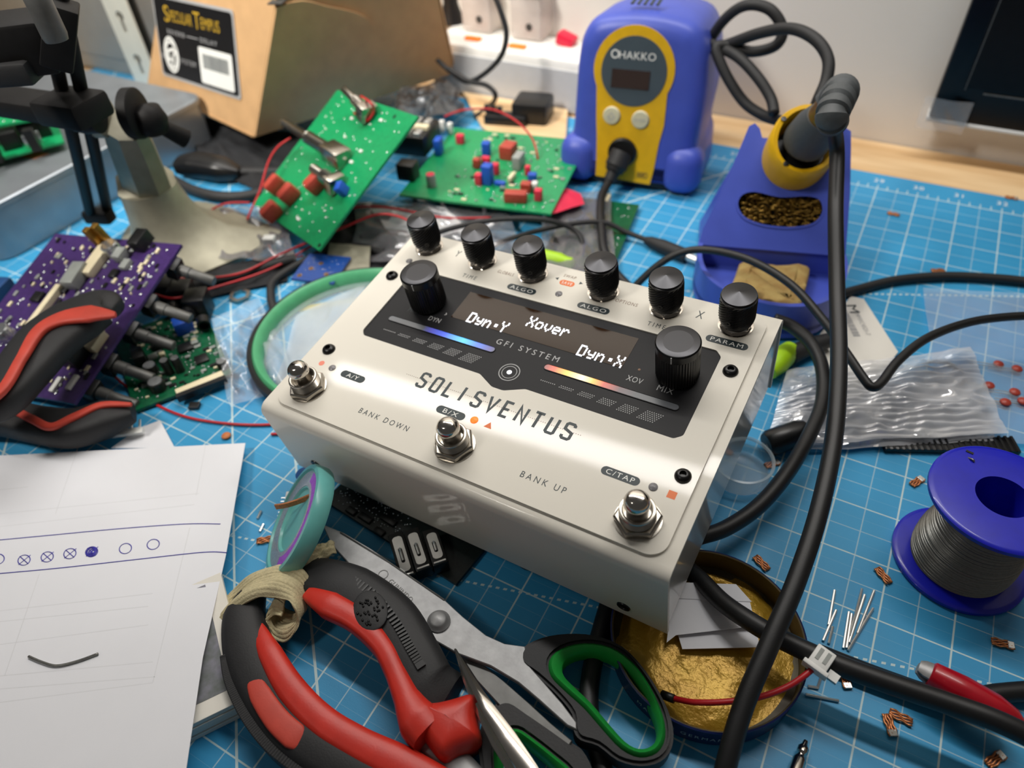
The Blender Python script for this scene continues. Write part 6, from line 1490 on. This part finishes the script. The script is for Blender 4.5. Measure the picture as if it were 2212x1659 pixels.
# ---- mains strip at the wall
ps = thing('power_strip', 'white multi-socket power strip along the wall left of the station', 'power strip', (-.228, .335, -.003))
MB().box((-.228, .3335, .0195), (.165, .0475, .045), bev=.004).build('strip_body', 'strip_white', ps, 40)
MB().box((-.228, .3094, .017), (.160, .0008, .034), bev=.0003).build('front_face', 'strip_grey', ps)
for px, py in ((1022, 86), (1118, 103)):
    p = G(px, py, 42); MB().box((0, 0, .001), (.015, .006, .003), T((p.x, p.y, .042)), bev=.0008).build('neon_switch', 'neon_orange', ps, 40)
p = G(1226, 96, 42); MB().box((0, 0, .004), (.016, .012, .010), T((p.x - .002, p.y, .042)) @ Ry(18), bev=.002).build('main_switch', 'red_plastic', ps, 40)
for px, lab in ((1045, 'clear plastic plug adapter in the power strip, left one'), (1150, 'clear plastic plug adapter in the power strip, right one')):
    p = G(px, 62 + (px - 1045) * .16, 42); t_ = thing('plug_adapter', lab, 'adapter', (p.x, p.y, .042))
    MB().box((p.x, p.y, .042 + .018), (.030, .026, .034), bev=.003).build('adapter_body', 'clear_plug', t_, 40)
    MB().box((p.x, p.y, .042 + .0365), (.031, .027, .003), bev=.001).build('adapter_rim', 'strip_white', t_, 40)
    MB().lathe([(.003, 0), (.003, .0006), (0, .0007)], 14, axis(Vector((p.x + .004, p.y - .0131, .054)), (0, -1, 0))).build('pin_hole', 'dark_hole', t_)
p = G(978, 46, 42); bpg = thing('mains_plug', 'black mains plug standing in the power strip beside the carton', 'plug', (p.x, p.y, .042))
MB().lathe([(.013, 0), (.012, .004), (.007, .016), (.006, .05), (.0045, .056)], 20, T((p.x, p.y, .042))).build('plug_body', 'plastic_black', bpg, 40)
MB().tube(spl([Vector((p.x, p.y, .096)), Vector((p.x + .01, p.y, .13)), Vector((p.x + .05, p.y - .01, .15))], 6), .003, 8).build('cord', 'rubber_dull', bpg, 180)
ca = thing('adapter_cord', 'thin black cord hanging in front of the power strip to a small adapter', 'cable', G(1020, 250, 2))
MB().tube(spl([GY(1055, -40, .275), GY(1080, 20, .272), GY(1094, 75, .27), GY(1080, 125, .268), GY(1040, 164, .268), GY(1006, 176, .27), GY(970, 152, .276), GY(945, 130, .28)], 8), .0021, 8).build('cord', 'rubber_dull', ca, 180)
MB().tube(spl([GY(968, 148, .272), GY(1012, 175, .268), GY(1050, 184, .266), GY(1070, 204, .262), G(1062, 225, 4), G(1028, 252, 3)], 8), .0021, 8).build('cord_end', 'rubber_dull', ca, 180)
sa_ = thing('small_adapter', 'small black power adapter block lying on the bench behind the boards', 'adapter', G(1120, 270, 0))
p = G(1152, 262, 0); MB().box((0, 0, .011), (.030, .028, .022), T((p.x, p.y, -.002)) @ Rz(12), bev=.003).build('block', 'plastic_black', sa_, 40)
p2_ = G(1095, 272, 0); MB().box((0, 0, .005), (.036, .014, .010), T((p2_.x, p2_.y, .0003)) @ Rz(14), bev=.002).build('plug_end', 'plastic_black', sa_, 40)
for k in (-1, 0, 1): MB().box((0, 0, 0), (.004, .004, .006), T((p2_.x - .012 + k * .006, p2_.y, .012)) @ Rz(14)).build('prong', 'plastic_black', sa_)

# ---- black plugs and cords below the carton
bp2 = thing('black_plug', 'black moulded plug with cord lying below the carton', 'plug', G(450, 360, 0))
bar_px([(384, 356, 9), (420, 356, 9), (480, 366, 9), (520, 374, 7)], [8, 11, 10, 4], [5, 8.5, 8, 4]).build('plug_body', 'plastic_black', bp2, 50)
MB().tube(spx([(510, 372, 7), (570, 372, 5), (640, 372, 4), (740, 380, 4)], 6), .0036, 10).build('cord', 'rubber_dull', bp2, 180)
cable('thick_cord', 'thick black cord curving below the black plug', [(360, 380, 5), (410, 408, 5), (470, 424, 5), (530, 424, 5), (600, 410, 5)], 4.0, 'rubber_dull')
cable('thick_cord', 'thick black cord lying under the red wires beside the vise', [(330, 660, 4), (420, 620, 4), (500, 600, 4), (580, 575, 4), (640, 560, 4)], 3.4, 'rubber_dull')
cable('thick_cord', 'black cord lying behind the pedal left edge', [(600, 690, 3), (585, 640, 3), (600, 600, 3), (700, 545, 3), (790, 535, 4), (860, 570, 4)], 2.6, 'rubber_dull')
bkb = thing('black_case', 'black plastic case corner behind the vise lever', 'case', G(350, 240, 0))
p = G(356, 262, 0); MB().box((0, 0, .012), (.03, .06, .024), T((p.x, p.y, 0.0003)) @ Rz(12), bev=.003).build('case_body', 'plastic_black', bkb, 40)
MB().box((0, 0, .0255), (.026, .056, .003), T((p.x, p.y, 0.0003)) @ Rz(12), bev=.001).build('case_lid', 'plastic_black', bkb, 40)
